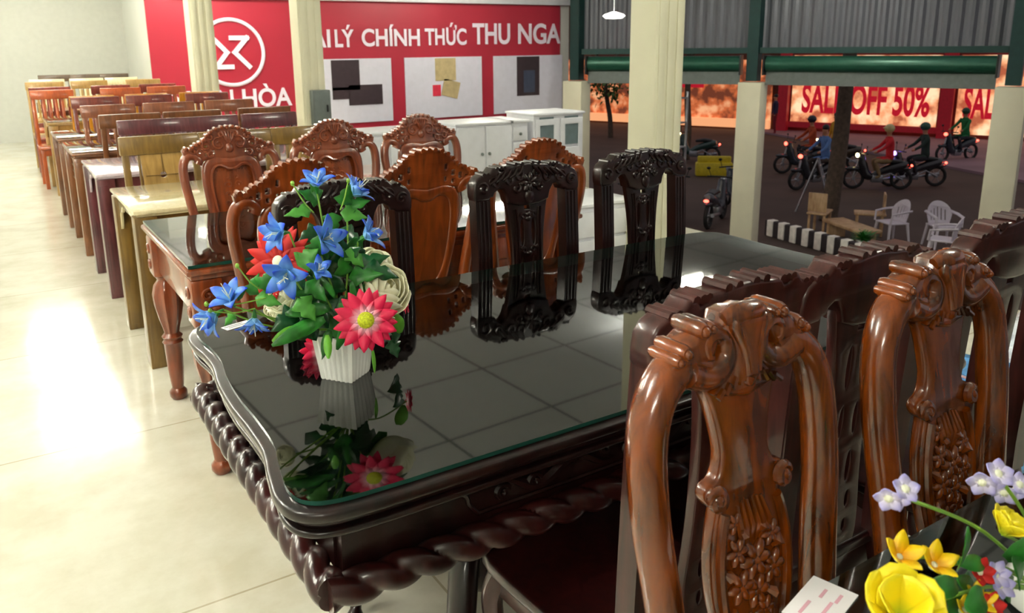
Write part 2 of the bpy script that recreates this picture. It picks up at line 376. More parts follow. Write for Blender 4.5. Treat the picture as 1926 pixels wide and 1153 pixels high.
# ================================================================ CHAIRS
def bend(lean, curve=0.0, z0=.45, splay=.16):
    def f(v):
        d = v.z-z0
        return Vector((v.x, v.y-(lean*d+curve*d*d), v.z)) if d > 0 else Vector((v.x, v.y+splay*d, v.z))
    return f
def petal_carving(mb, cx, cz, r, y, n=6, mi=0):
    for k in range(n):
        a = 2*PI*k/n; mb.ball((cx+r*.6*math.cos(a), y, cz+r*.6*math.sin(a)), (r*.55, r*.3, r*.3), 8, 5, mi, Matrix.Rotation(-a, 3, 'Y'))
    mb.ball((cx, y-.001, cz), (r*.3, r*.36, r*.3), 7, 5, mi)
def cabriole(sx, y0, dy, top, w_=.026):
    P = cr([(sx*.185, y0, top), (sx*.2, y0+dy*.028, top*.8), (sx*.19, y0+dy*.01, top*.45), (sx*.178, y0-dy*.004, top*.16), (sx*.2, y0+dy*.03, .012)], 5)
    n = len(P); R = [w_*(1.05-.5*min(1, i/(n*.7))+(.28 if i > n*.85 else 0)) for i in range(n)]
    return MB().tube(P, R, 10, sq=.8).ball((sx*.2, y0+dy*.032, .018), (.026, .028, .018), 10, 6)
def seat_set(t, mat, mseat, w_=.42, d=.42, h=.45, back=-.2, carved=True):
    f = back+d
    o = [(-w_/2+.015, back), (-w_/2-.012, back+.1), (-w_/2-.02, f-.06), (-w_/2+.02, f), (-w_*.25, f+.012), (0, f-.002), (w_*.25, f+.012), (w_/2-.02, f), (w_/2+.02, f-.06), (w_/2+.012, back+.1), (w_/2-.015, back)]
    o = cr(o, 3); MB().plate(o, th=.03, bev=.009, plane='xy', z=h-.015).build('seat', mseat, t)
    r = MB(); z = h-.065
    r.box((0, f-.03, z), (w_-.03, .024, .07), bev=.006); r.box((0, back+.02, z), (w_-.06, .024, .07), bev=.006)
    for s in (-1, 1): r.box((s*(w_/2-.022), (back+f)/2, z), (.024, d-.06, .07), bev=.006)
    if carved:
        for s in (-1, 1): r.tube([(s*x, f-.014, zz) for x, q, zz in spiral(.09, z, .022, 1.2)], .005, 6)
        r.ball((0, f-.014, z), (.03, .008, .02))
    r.build('seat_frame', mat, t)

# ---- dark rosewood chair with square posts, carved crest and pierced splat
def dark_chair(name, label, loc, rz, group, M_ROSE=M_ROSE, M_ROSE2=M_ROSE2, rr=.006):
    t = thing(name, label, 'chair', loc, rz, group); B = bend(.02, .04, splay=.22); yb = -.2
    seat_set(t, M_ROSE, M_ROSE2)
    for s in (-1, 1):
        m = MB(); m.box((s*.172, yb, .23), (.04, .042, .46), bev=.004)
        n = 8
        for k in range(n):
            z0 = .44+k*.074; m.box((s*.172, yb, z0+.037), (.052, .045, .0745), bev=0)
        for q in (-.014, 0, .014): m.box((s*.172+q, yb+.024, .74), (.005, .006, .5), bev=.002)
        m.map(B).build('back_post', M_ROSE, t)
        cabriole(s, .17, 1, .42).build('leg', M_ROSE, t)
    R = [(0, 1.098), (.03, 1.096), (.06, 1.092), (.085, 1.09), (.094, 1.078), (.105, 1.078), (.112, 1.089), (.13, 1.09), (.14, 1.078), (.152, 1.074), (.16, 1.078), (.172, 1.07), (.188, 1.062), (.2, 1.045), (.203, 1.02), (.202, 1.0), (.195, .988), (.178, .99), (.15, .992), (.143, 1.0), (.133, 1.0), (.128, 1.012), (.112, 1.022), (.098, 1.02), (.085, 1.0), (.078, .975), (.04, .962), (0, .96)]
    m = MB().plate(mirror(R), th=.05, bev=.008, y=yb)
    for s in (-1, 1):
        f = yb+.026
        for j, (cx, cz, r) in enumerate([(.125, 1.045, .022), (.17, 1.03, .02), (.075, 1.05, .02), (.035, 1.06, .018), (.045, 1.02, .016)]):
            m.tube([(s*x, f, z) for x, q, z in spiral(cx, cz, r, 1.3, 1, .5*j)], taper(23, .006), 6)
        for j in range(5): m.tube([(s*(.02+.022*j), f, 1.088-.004*j), (s*(.032+.024*j), f+.004, 1.07-.004*j), (s*(.05+.024*j), f, 1.058-.004*j)], [.004, .0065, .003], 6)
        for z in (1.093, 1.084): pass
        for x in (.088, .1, .115): m.tube([(s*x, yb-.024, 1.088), (s*x, yb+.026, 1.088)], rr, 8)
        for x in (.15, .165): m.tube([(s*x, yb-.024, 1.072), (s*x, yb+.026, 1.072)], rr, 8)
        for x in (.02, .045): m.tube([(s*x, yb-.024, 1.096), (s*x, yb+.026, 1.096)], rr, 8)
    petal_carving(m, 0, 1.035, .03, yb+.028, 7); m.ball((0, yb+.028, .99), (.018, .008, .024))
    m.map(B).build('crest_rail', M_ROSE, t)
    R = [(0, 1.0), (.085, 1.0), (.075, .95), (.064, .88), (.058, .8), (.057, .7), (.062, .62), (.07, .55), (.072, .5), (.068, .47), (0, .47)]
    R = cr(R[1:-1], 3); outer = mirror([(0, 1.0)]+R+[(0, .47)])
    hole = []
    rect = lambda x, z, w_, h_: [(x-w_/2, z-h_/2), (x+w_/2, z-h_/2), (x+w_/2, z+h_/2), (x-w_/2, z+h_/2)]
    el = lambda x, z, w_, h_: [(x+w_/2*math.cos(a*PI/6), z+h_/2*math.sin(a*PI/6)) for a in range(12)]
    hole += [rect(0, .962, .022, .034)]
    for s in (-1, 1): hole += [el(s*.022, .87, .014, .09), el(s*.022, .755, .014, .07), el(s*.02, .65, .016, .07), el(s*.03, .575, .014, .04), el(s*.03, .515, .012, .03)]
    m = MB().plate(outer, hole, .024, .004, y=yb)
    for s in (-1, 1):
        for x in (.048, .038):
            m.tube([(s*(x+.02*max(0, (z-.9)/.1)**2), yb+.013, z) for z in [.5+.045*k for k in range(11)]], .004, 6)
        for z in (.925, .81, .7, .6): m.tube([(s*xx, yb+.013, zz) for xx, q, zz in spiral(.018, z, .012, 1.1)], .004, 5)
        for z in (.82, .69, .6): m.ball((s*.03, yb+.013, z), .008, 7, 5)
    for z in (.93, .915, .8, .7, .61, .55): m.ball((0, yb+.014, z), (.012, .008, .01), 7, 5)
    m.map(B).build('splat', M_ROSE, t)
    return t

# ---- glossy brown chair, round curved posts with scroll crest
def brown_chair(name, label, loc, rz, group):
    t = thing(name, label, 'chair', loc, rz, group); B = bend(.13, .02, splay=.2); yb = -.19
    seat_set(t, M_BROWN, M_BROWN, .4)
    for s in (-1, 1):
        P = cr([(s*.155, yb, 0), (s*.152, yb, .3), (s*.146, yb, .5), (s*.142, yb, .62), (s*.15, yb, .74), (s*.163, yb, .86), (s*.165, yb, .94), (s*.158, yb, 1.0), (s*.135, yb, 1.045), (s*.1, yb, 1.068), (s*.066, yb, 1.062)], 5)
        n = len(P); R = [(.0235 if i > 10 else .019)*(1 if i < n*.9 else .98) for i in range(n)]
        MB().tube(P, [(a, .026) for a in R], 14, side=(0, 1, 0), sq=.85).map(B).build('back_post', M_BROWN, t)
        cabriole(s, .17, 1, .42).build('leg', M_BROWN, t)
    # crest: two scrolls meeting a shell, top volute cylinders
    m = MB()
    for s in (-1, 1):
        sp = [(x*s, yb+.004, z) for x, q, z in cr([(.1, 0, 1.064), (.07, 0, 1.052), (.044, 0, 1.056), (.03, 0, 1.074), (.036, 0, 1.096), (.056, 0, 1.104), (.07, 0, 1.094), (.068, 0, 1.08), (.06, 0, 1.076)], 5)]
        n = len(sp); m.tube(sp, [(lerp(.024, .010, (i/n)**.8), lerp(.03, .022, i/n)) for i in range(n)], 14, side=(0, 1, 0))
        m.plate([(s*a, b) for a, b in [(.118, 1.07), (.108, 1.094), (.085, 1.106), (.06, 1.112), (.045, 1.1), (.06, 1.07)]], th=.05, bev=.008, y=yb)
        for (x, z, r) in ((.106, 1.09, .0115), (.119, 1.082, .009), (.074, 1.112, .012), (.06, 1.113, .009)):
            m.tube([(s*x, yb-.027, z), (s*x, yb-.02, z), (s*x, yb+.02, z), (s*x, yb+.027, z)], [r*.8, r, r, r*.75], 12)
            m.ball((s*x, yb+.026, z), r*.6, 8, 6)
    m.plate(mirror([(0, 1.126), (.012, 1.128), (.03, 1.124), (.036, 1.112), (.03, 1.09), (.024, 1.06), (.03, 1.035), (0, 1.03)]), th=.052, bev=.012, y=yb+.004)
    m.tube([(-.036, yb+.02, 1.12), (-.02, yb+.024, 1.124), (.02, yb+.024, 1.124), (.036, yb+.02, 1.12)], [.009, .015, .015, .009], 12)
    m.plate(mirror([(0, 1.125)]+cr([(.03, 1.122), (.032, 1.108), (.02, 1.085), (.013, 1.06), (.012, 1.045)], 4)+[(.0, 1.04)]), th=.02, bev=.008, y=yb+.028)
    for s in (-1, 1): m.tube([(s*.008, yb+.037, 1.05), (s*.01, yb+.038, 1.08), (s*.02, yb+.036, 1.112)], [.002, .004, .003], 6)
    m.map(B).build('crest_rail', M_BROWN, t)
    R = [(0, 1.06), (.03, 1.06), (.055, 1.052), (.078, 1.038), (.068, 1.028), (.056, 1.0), (.047, .96), (.045, .93), (.055, .908), (.072, .9), (.078, .888), (.07, .875), (.058, .868), (.066, .84), (.074, .8), (.074, .75), (.066, .7), (.054, .65), (.048, .6), (.052, .55), (.064, .5), (.066, .46), (0, .46)]
    m = MB().plate(mirror([R[0]]+cr(R[1:-1], 3)+[R[-1]]), th=.026, bev=.007, y=yb)
    f = yb+.013
    # raised shell on top of the splat
    m.plate(mirror(cr([(0, 1.066), (.03, 1.058), (.048, 1.036), (.062, 1.026), (0, 1.012)], 4)), th=.022, bev=.008, y=f)
    for s in (-1, 1):
        for k in range(4): m.tube([(s*(.012+.012*k), f+.012, 1.05-.006*k), (s*(.018+.014*k), f+.013, 1.032-.003*k)], .0042, 6)
        m.tube([(s*x, f+.004, z) for x, q, z in spiral(.064, .886, .015, 1.3)], taper(23, .009), 8)
        m.ball((s*.064, f+.002, .886), (.012, .012, .012))
        m.tube(cr([(s*.05, f+.002, .862), (s*.057, f+.002, .84), (s*.064, f+.002, .8), (s*.064, f+.002, .75), (s*.056, f+.002, .7), (s*.044, f+.002, .65), (s*.038, f+.002, .6), (s*.044, f+.002, .55), (s*.054, f+.002, .5)], 4), .008, 8)
    m.ball((-.0, f+.012, 1.04), (.012, .008, .014)); m.map(B).build('splat', M_BROWN, t)
    c = MB(); rnd = random.Random(3)
    for k in range(6): c.tube([(-.02+.009*k, f, .872-.002*abs(k-2)), (-.026+.011*k, f+.008, .84), (-.022+.009*k, f+.002, .81)], [.003, .0055, .002], 6)
    for (x, z, r) in ((.0, .785, .026), (-.032, .765, .022), (.033, .805, .019), (.03, .755, .022), (-.033, .812, .017), (.0, .74, .022), (.034, .845, .014), (-.014, .708, .018), (.02, .7, .014)): petal_carving(c, x, z, r, f+.004, 6)
    for (x, z, a) in ((-.04, .79, 2), (.045, .775, .6), (-.02, .735, 3.6), (.04, .725, 5.4), (.02, .82, 1.2), (-.012, .82, 2)): c.tube([(x, f, z), (x+.01*math.cos(a), f+.009, z+.01*math.sin(a)), (x+.024*math.cos(a), f+.002, z+.024*math.sin(a))], [.004, .008, .001], 6)
    for k in range(4):
        s = 1 if k % 2 else -1; c.tube([(s*.004, f, .71-.02*k), (s*.02, f+.006, .7-.02*k), (s*.03, f+.002, .715-.02*k)], [.005, .007, .002], 6)
    c.tube([(0, f, .72), (.004, f, .66), (0, f, .6)], .006, 6)
    c.plate(mirror(cr([(0, .6), (.02, .595), (.03, .57), (.02, .54), (0, .53)], 3)), th=.016, bev=.006, y=f)
    c.map(B).build('flower_carving', M_BROWN, t)
    return t

# ---- orange-brown chair: big pierced crest, framed panel splat
def carved_chair(name, label, loc, rz, group, mat, mpanel, first=None):
    t = thing(name, label, 'chair', loc, rz, group); B = bend(.12, .03, splay=.2); yb = -.2
    seat_set(t, mat, mpanel, .43)
    for s in (-1, 1):
        P = cr([(s*.17, yb, 0), (s*.168, yb, .3), (s*.165, yb, .5), (s*.17, yb, .65), (s*.19, yb, .8), (s*.204, yb, .9), (s*.203, yb, .965), (s*.186, yb, 1.002), (s*.158, yb, 1.008), (s*.136, yb, .99), (s*.142, yb, .972)], 5)
        MB().tube(P, [(.0195, .021)]*len(P), 12, side=(0, 1, 0), sq=.9).map(B).build('back_post', mat, t)
        cabriole(s, .17, 1, .42).build('leg', mat, t)
    # crest outline with leaf teeth
    top = cr([(0, 1.12), (.03, 1.118), (.062, 1.108), (.088, 1.09), (.108, 1.068), (.128, 1.055), (.15, 1.048), (.165, 1.03), (.185, 1.036), (.2, 1.03)], 5)
    tt = []
    for i, (x, z) in enumerate(top):
        b = .007*abs(math.sin(i*PI/4.0)) ; tt.append((x+b*.6, z+b))
    low = cr([(.196, 1.008), (.172, 1.0), (.145, 1.0), (.12, .985), (.09, .992), (.05, .985), (.0, .975)], 3)
    hol = []
    for s in (-1, 1):
        for (x, z, a, b) in ((.1, 1.04, .014, .011), (.128, 1.028, .012, .012), (.07, 1.062, .009, .011), (.152, 1.02, .011, .009), (.1, 1.01, .011, .008), (.07, 1.02, .008, .009)):
            a *= 1.25; b *= 1.25; hol.append([(s*(x+a*.5*math.cos(k*PI/4)*(1.3 if k % 2 else .8)), z+b*math.sin(k*PI/4)*.8) for k in range(8)])
    m = MB().plate(mirror(tt+low), hol, .03, .005, y=yb); f = yb+.015
    for s in (-1, 1):
        for (cx, cz, r) in ((.045, 1.055, .032), (.1, 1.05, .024), (.128, 1.02, .018), (.155, 1.03, .015), (.085, 1.01, .016), (.078, 1.085, .016), (.03, 1.095, .013)):
            m.tube([(s*x, f+.002, z) for x, q, z in spiral(cx, cz, r, 1.35, -1, 2.5)], taper(23, .0065), 6)
        for i in range(0, len(top)-2, 4): x, z = top[i]; m.tube([(s*x, yb-.02, z+.006), (s*x, yb+.02, z+.006)], .008, 8); m.ball((s*x, yb+.02, z+.006), .009, 6, 5)
    for k in range(-2, 3): m.tube([(0, f, 1.05), (k*.008, f+.01, 1.08), (k*.013, f+.004, 1.108)], [.003, .006, .003], 6)
    m.ball((0, f, 1.035), (.02, .012, .022)); m.map(B).build('crest_rail', mat, t)
    # splat frame and panel
    R = cr([(.06, 1.0), (.1, .99), (.126, .95), (.13, .88), (.12, .78), (.1, .68), (.085, .6), (.076, .52), (.07, .46)], 4)
    outer = mirror([(0, .99)]+R+[(0, .46)])
    inn = mirror([(0, .944)]+cr([(.02, .946), (.05, .962), (.08, .95), (.094, .9), (.09, .81), (.074, .71), (.05, .655), (.02, .64)], 4)+[(0, .637)])
    m = MB().plate(outer, [inn], .036, .012, y=yb)
    nn = len(inn); m.tube([(x, f+.002, z) for x, z in inn]+[(inn[0][0], f+.002, inn[0][1])], .007, 6, cap=False)
    m.map(B).build('splat_frame', mat, t)
    pn = MB().plate([(x*1.02, z) for x, z in inn], th=.012, bev=.002, y=yb-.006)
    for i in range(0, nn, 2):
        x, z = inn[i]; cz = .8; pn.ball((x*.84, yb+.002, cz+(z-cz)*.86), .0032, 6, 4)
    for s in (-1, 1):
        for (cx, cz, r) in ((.02, .87, .017), (.022, .83, .014), (.03, .79, .012), (.015, .75, .012), (.016, .9, .008)): pn.tube([(s*x, yb+.002, z) for x, q, z in spiral(cx, cz, r, 1.1)], .003, 5)
    pn.ball((0, yb, .7), (.012, .006, .02)); pn.map(B).build('splat_panel', mpanel, t)
    return t

# ---- plain rail-back chairs
def rail_chair(name, label, loc, rz, group, mat, kind='slats', msplat=None, w_=.42, h=1.04):
    t = thing(name, label, 'chair', loc, rz, group); B = bend(.13, splay=.15); yb = -.2; k_ = h/1.04
    MB().box((0, 0, .44), (w_, .42, .03), bev=.008).build('seat', mat, t)
    r = MB()
    for s in (-1, 1): r.box((s*(w_/2-.03), 0, .39), (.02, .36, .06))
    r.box((0, .17, .39), (w_-.06, .02, .06)); r.box((0, -.19, .39), (w_-.06, .02, .06)); r.build('seat_frame', mat, t)
    for s in (-1, 1):
        m = MB(); m.box((s*(w_/2-.02), yb, .225), (.036, .036, .45), bev=.004); m.box((s*(w_/2-.02), yb, .45+(h-.45)/2), (.036, .034, h-.45), bev=.004)
        m.map(B).build('back_post', mat, t)
        MB().box((s*(w_/2-.03), .17, .215), (.038, .038, .43), bev=.004).build('leg', mat, t)
    MB().box((0, yb, h-.045), (w_+.012, .04, .1), bev=.008).map(B).build('top_rail', mat, t)
    MB().box((0, yb, .6), (w_-.05, .024, .06), bev=.004).map(B).build('lower_rail', mat, t)
    if kind == 'slats':
        for i in range(4): MB().box(((i-1.5)*.062, yb, .79), (.03, .014, .36), bev=.003).map(B).build('slat', mat, t)
    elif kind == 'drawer':
        cir = lambda cx, cz, r, a0=0, a1=12: [(cx+r*math.cos(a*PI/6), cz+r*math.sin(a*PI/6)) for a in range(a0, a1)]
        MB().plate([(-.1, .62), (.1, .62), (.11, .95), (-.11, .95)], [cir(-.045, .925, .022), cir(.045, .925, .022), cir(0, .79, .017)], .016, .002, y=yb).map(B).build('splat', msplat or mat, t)
        q = MB(); q.box((0, yb+.01, .79), (.18, .006, .004)); q.box((0, yb+.01, .86), (.004, .006, .12))
        for s in (-1, 1): q.box((s*.115, yb, .785), (.012, .02, .34), bev=.002)
        q.map(B).build('splat_moulding', mat, t)
    else:
        MB().plate(mirror([(0, .85), (.09, .85), (.085, .62), (0, .62)]), [[(-.012, .79), (.012, .79), (0, .84)]], .016, .002, y=yb).map(B).build('splat', msplat or mat, t)
        for s in (-1, 1): MB().box((s*.13, yb, .79), (.022, .014, .36), bev=.003).map(B).build('slat', mat, t)
    return t

# far side and near side of the dark table
g = 'dark rosewood chairs around the dark dining table'
d0 = dark_chair('dining_chair', 'dark rosewood chair across the dark table, its back partly hidden by the bouquet', (.83, 1.945, 0), PI, g)
for x, y, r, l in [(1.45, 1.945, PI, 'dark rosewood chair across the dark table, middle one, orange chairs behind it'),
                (1.95, 1.945, PI, 'dark rosewood chair across the dark table standing alone in front of the thick cream column'),
                ]:
    dup(d0, (x, y, 0), r, l)
M_PLUM = wood('plum_rosewood', '#1e0b09', '#4c2320', .28, .4, spec=.4)
d1 = dark_chair('dining_chair', 'dark chair seen from behind, directly behind the nearest glossy brown chair', (.972, 1.085, 0), .03, g, M_PLUM, M_ROSE2, .0085)
for x, y, r, l in [(1.325, 1.085, 0, 'dark chair seen from behind, at the dark table between the two glossy brown chairs'),
                (1.86, 1.085, -.03, 'dark chair seen from behind at the right edge, with pierced splat')]:
    dup(d1, (x, y, 0), r, l)
g = 'glossy brown scroll-back chairs at the front table'
b0 = brown_chair('dining_chair', 'nearest glossy brown chair with carved flower splat, its seat toward the viewer', (.80, .42, 0), PI, g)
dup(b0, (1.275, .42, 0), PI, 'second glossy brown chair from the left, purple flower in front of it')
dup(b0, (1.79, .42, 0), PI, 'glossy brown chair cut off by the right edge of the picture')
g = 'orange brown carved chairs at the glass-topped carved table'
o0 = carved_chair('dining_chair', 'orange carved chair seen from behind, to the left of the bouquet', (.795, 2.74, 0), 0, g, M_ORANGE, M_ORANGE)
dup(o0, (1.24, 2.74, 0), 0, 'orange carved chair seen from behind with solid wooden panel, right of the bouquet')
dup(o0, (1.71, 2.74, 0), 0, 'orange carved chair seen from behind, half hidden behind the middle dark chair')
f0 = carved_chair('dining_chair', 'brown carved chair facing the viewer across the left end of the glass-topped table', (.90, 3.44, 0), PI, g, M_ORANGE_D, M_ORANGE)
dup(f0, (1.39, 3.44, 0), PI, 'brown carved chair facing the viewer, above the bouquet, middle of its three')
dup(f0, (1.85, 3.44, 0), PI, 'brown carved chair facing the viewer in front of the white cabinets')

rows = [ # y of back top, facing (0 away, 1 towards viewer), name words, material, kind, height, xs
 (4.80, 1, 'olive wood', M_OLIVE, 'drawer', 1.0, [.79, 1.2, 1.61], 'behind the olive table', M_TAN),
 (6.08, 1, 'purple brown', M_PURPLE, 'slot', .99, [.95, 1.345, 1.78], 'behind the purple brown table', M_PURPLE),
 (6.42, 0, 'tan brown', M_BRN, 'slats', 1.01, [.88, 1.31, 1.85], 'in front of the first glass-topped brown table', None),
 (7.42, 1, 'dark brown', M_BRN2, 'slats', 1.02, [.86, 1.33, 1.83], 'behind the first glass-topped brown table', None),
 (8.55, 1, 'russet', M_RED, 'slats', 1.03, [.89, 1.36, 1.9], 'behind the second glass-topped brown table', None),
 (9.20, 0, 'amber yellow', M_AMBER, 'slats', 1.01, [.93, 1.44, 1.97], 'in front of the far yellow-edged table', None),
 (10.42, 1, 'bright orange', M_ORG, 'slats', 1.03, [.66, 1.36, 1.86], 'behind the far yellow-edged table', None),
 (10.98, 0, 'red brown', M_RED, 'slats', 1.04, [.68, 1.33, 1.86], 'in the sixth group from the front', None),
 (11.95, 1, 'olive tan', M_TAN, 'slats', 1.07, [.69, 1.2, 1.85], 'in the far part of the row', None),
 (12.95, 1, 'pale tan', M_OLIVE_T, 'slats', 1.07, [.78, 1.27, 1.72], 'in the last row but one', None),
 (14.0, 1, 'dark umber', M_DKBR, 'slats', 1.10, [.95, 1.36, 1.75], 'in the very last row by the wall', None)]
pos = ['leftmost', 'middle', 'rightmost']
for y, fc, cw, mt, kind, h, xs, where, ms in rows:
    tl = .13*(h-.45); rz = PI if fc else 0; ry = y-(.2+tl) if fc else y+(.2+tl)
    lab = lambda i: '%s %s wood chair %s, %s' % (pos[i], cw.replace(' wood', ''), where, 'facing the viewer' if fc else 'seen from behind')
    w_ = .40 if y < 10 else .42
    r_ = rail_chair('dining_chair', lab(0), (xs[0], ry, 0), rz, 'rail-back chairs in the long row of tables', mt, kind, ms, w_, h)
    for i in (1, 2): dup(r_, (xs[i], ry, 0), rz, lab(i))
## rail_chair('dining_chair', 'red-seated chair jutting into the aisle at the left end of the row', (.29, 10.05, 0), 0, 'rail-back chairs in the long row of tables', M_RED, 'slats', None, .36, .98)
# ================================================================ TABLES
def plain_table(label, x0, x1, y0, y1, mat, mtop, glass=False, lattice=False, brackets=True, h=.76, leg=.075):
    t = thing('dining_table', label, 'table', ((x0+x1)/2, (y0+y1)/2, 0), 0, 'plain dining tables in the long row')
    w_, d = x1-x0, y1-y0; th = .03; leg *= 1.15
    zt = h-(.008 if glass else 0)
    m = MB(); m.box((0, 0, zt-.012), (w_, d, .02), bev=.006); m.box((0, 0, zt-.028), (w_-.03, d-.03, .016), bev=.006); m.build('table_top', mtop, t)
    if glass:
        g = MB().box((0, 0, h-.004+.001), (w_-.01, d-.01, .008), bev=.001); g.build('glass_top', [M_GLASS], t)
    a = MB(); ins = .05
    for s in (-1, 1):
        a.box((0, s*(d/2-ins), zt-.075), (w_-.14, .022, .08)); 
        if not lattice: a.box((s*(w_/2-ins), 0, zt-.05), (.022, d-.14, .03))
    a.build('apron', mat, t)
    for sx in (-1, 1):
        for sy in (-1, 1):
            q = MB(); q.box((sx*(w_/2-ins-.002), sy*(d/2-ins-.002), (zt-.036)/2), (leg, leg, zt-.036), bev=.005)
            q.box((sx*(w_/2-ins-.002)-.012, sy*(d/2-ins-.002)-leg/2, (zt-.04)/2), (leg*.5, .006, zt-.1), bev=.002)
            q.build('leg', mat, t)
    for s in (-1, 1):
        if lattice:
            q = MB(); xx = s*(w_/2-ins)
            for k in range(6): q.box((xx, -d/2+.12+(d-.24)*k/5, zt-.15), (.014, .014, .22))
            for k in range(5): q.box((xx, 0, zt-.05-.05*k), (.014, d-.16, .012))
            q.build('end_lattice', mat, t)
        elif brackets:
            xx = s*(w_/2-.028); D = d/2-.095
            half = cr([(D, -.035), (D-.002, -.2), (D-.04, -.16), (D-.06, -.11), (D-.12, -.1), (D-.15, -.07), (0, -.07)], 4)
            out = [(y, zt+z) for y, z in half]+[(-y, zt+z) for y, z in reversed(half[:-1])]+[(-D, zt-.03), (D, zt-.03)]
            MB().plate(out, th=.014, bev=.002, y=xx, plane='yz').build('scalloped_bracket', mtop, t)
    return t
plain_table('olive wooden dining table with bare top paled by painted glare behind the orange carved table', .50, 2.05, 3.90, 4.66, M_OLIVE, M_OLIVE_T, leg=.085)
plain_table('purple brown dining table with lilac top paled by painted glare and scalloped end', .495, 2.05, 5.22, 6.0, M_PURPLE, wood('lilac_top_glare', '#c0aebb', '#d9cad4', .22, .9), leg=.085)  # the top's pale lilac holds the far wall's glare as colour
plain_table('brown dining table with glass top, nearer of the two with latticed ends', .48, 2.1, 6.46, 7.26, M_BRN, M_BRN, True, True)
plain_table('brown dining table with glass top, farther of the two with latticed ends', .475, 2.1, 7.62, 8.36, M_BRN, M_BRN, True, True)
plain_table('far brown dining table with yellow edge behind the two latticed tables', .52, 2.1, 9.42, 10.22, M_TAN, M_TAN, True, False)
plain_table('far dining table nearly hidden between red brown and olive chairs', .6, 2.0, 11.15, 11.75, M_BRN, M_BRN)
plain_table('last dining table hidden among the chairs by the far wall', .65, 2.0, 13.15, 13.8, M_OLIVE, M_OLIVE_T)

# ---- carved orange table with glass top and turned legs
t = thing('dining_table', 'orange carved dining table with thick glass top, turned fluted legs and carved corners', 'table', (1.29, 3.13, 0))
w_, d = 1.62, .88
m = MB(); m.box((0, 0, .752), (w_, d, .022), bev=.009); m.box((0, 0, .733), (w_-.03, d-.03, .02), bev=.007); m.build('table_top', M_ORANGE, t)
g_ = MB().box((0, 0, .7725), (w_-.02, d-.02, .011))
for i, f in enumerate(g_.f):
    zs = [g_.v[k][2] for k in f]
    if max(zs)-min(zs) > .005: g_.mi[i] = 1
g_.build('glass_top', [M_GLASS, M_GEDGE], t, smooth=False)
a = MB()
for s in (-1, 1):
    a.box((0, s*(d/2-.05), .65), (w_-.2, .03, .15), bev=.004); a.box((s*(w_/2-.05), 0, .65), (.03, d-.2, .15), bev=.004)
    a.box((0, s*(d/2-.034), .66), (w_-.42, .012, .09), bev=.004)
a.build('apron', M_ORANGE, t)
for sx in (-1, 1):
    for sy in (-1, 1):
        cx, cy = sx*(w_/2-.065), sy*(d/2-.065)
        q = MB(); q.box((cx, cy, .64), (.105, .105, .17), bev=.012)
        for k in range(2):
            q.tube([(cx+x, cy-.054, .64+z) for x, _, z in spiral(0, .03-.06*k, .024, 1.3, 1-2*k)], taper(23, .007), 6)
            q.tube([(cx+sx*.054, cy+x, .64+z) for x, _, z in spiral(0, .03-.06*k, .024, 1.3, 1-2*k)], taper(23, .007), 6)
        for zz in (.6, .62, .64): q.ball((cx+.02, cy-.054, zz), (.02, .006, .008))
        q.build('carved_corner', M_ORANGE, t)
        prof = [(.036, .56), (.042, .55), (.034, .535), (.052, .51), (.062, .47), (.058, .42), (.045, .36), (.034, .32), (.03, .3), (.042, .285), (.034, .27), (.042, .26), (.036, .25), (.032, .14), (.026, .07), (.024, .05), (.036, .035), (.036, .015), (.026, 0)]
        MB().lathe(prof, (cx, cy, 0), 32, flute=.16, fz=(.3, .52), nf=8).build('leg', M_ORANGE_D, t)

# ---- dark dining table in front
t = thing('dining_table', 'large dark rosewood dining table with glass over its top, rope-carved edge and pedestal legs', 'table', (1.27, 1.57, 0))
X0, X1, Y0, Y1 = -.97, .97, -.525, .50
def top_outline(k=0):
    L = [(-.78, Y0), (-.9, Y0+.006), (-.955, Y0+.035), (-.972, Y0+.09), (-.962, Y0+.17), (-.945, Y0+.26), (-.942, Y0+.37), (-.944, Y0+.48), (-.938, Y0+.6), (-.925, Y0+.7), (-.925, Y0+.78), (-.932, Y0+.86), (-.928, Y0+.93), (-.9, Y0+.985), (-.84, Y1-.005), (-.75, Y1)]
    R = [(.75, Y1), (.84, Y1-.005), (.91, Y1-.04), (.93, Y1-.1), (.925, 0.2), (.93, 0), (.94, -.2), (.95, -.38), (.955, Y0+.09), (.94, Y0+.035), (.89, Y0+.006), (.78, Y0)]
    P = cr(L, 5)+cr(R, 4)
    if k:
        n = len(P); o = []
        for i in range(n):
            a = Vector(P[i-1]); b = Vector(P[(i+1) % n]); q = (b-a)
            q = Vector((-q.y, q.x)); q.normalize(); p = Vector(P[i])
            inward = q if q.dot(-p) > 0 else -q
            o.append(tuple(p+inward*k))
        return o
    return P
m = MB(); m.plate(top_outline(), th=.02, bev=.007, plane='xy', z=.781); m.plate(top_outline(.018), th=.022, bev=.009, plane='xy', z=.762); m.plate(top_outline(.008), th=.012, bev=.005, plane='xy', z=.748)
m.build('table_top', M_ROSE, t)
gl = top_outline(.02); n = len(gl); gm = MB()
gm.add([(x, y, z) for z in (.7925, .80) for x, y in gl], [tuple(range(n)), tuple(range(n, 2*n))]+[(i, (i+1) % n, n+(i+1) % n, n+i) for i in range(n)])
gm.mi = [0, 0]+[1]*n
gm.build('glass_top', [M_GLASS, M_GEDGE], t, smooth=False)
ax0, ax1, ay0, ay1 = -.88, .87, -.44, .44
a = MB()
a.box((0, ay0+.012, .685), (ax1-ax0, .024, .125)); a.box((0, ay1-.012, .685), (ax1-ax0, .024, .125))
a.box((ax0+.012, 0, .685), (.024, ay1-ay0-.05, .125)); a.box((ax1-.012, 0, .685), (.024, ay1-ay0-.05, .125)); a.build('apron', M_ROSE, t)
f = ay0-.002    # raised panel border and vine carving on the long side
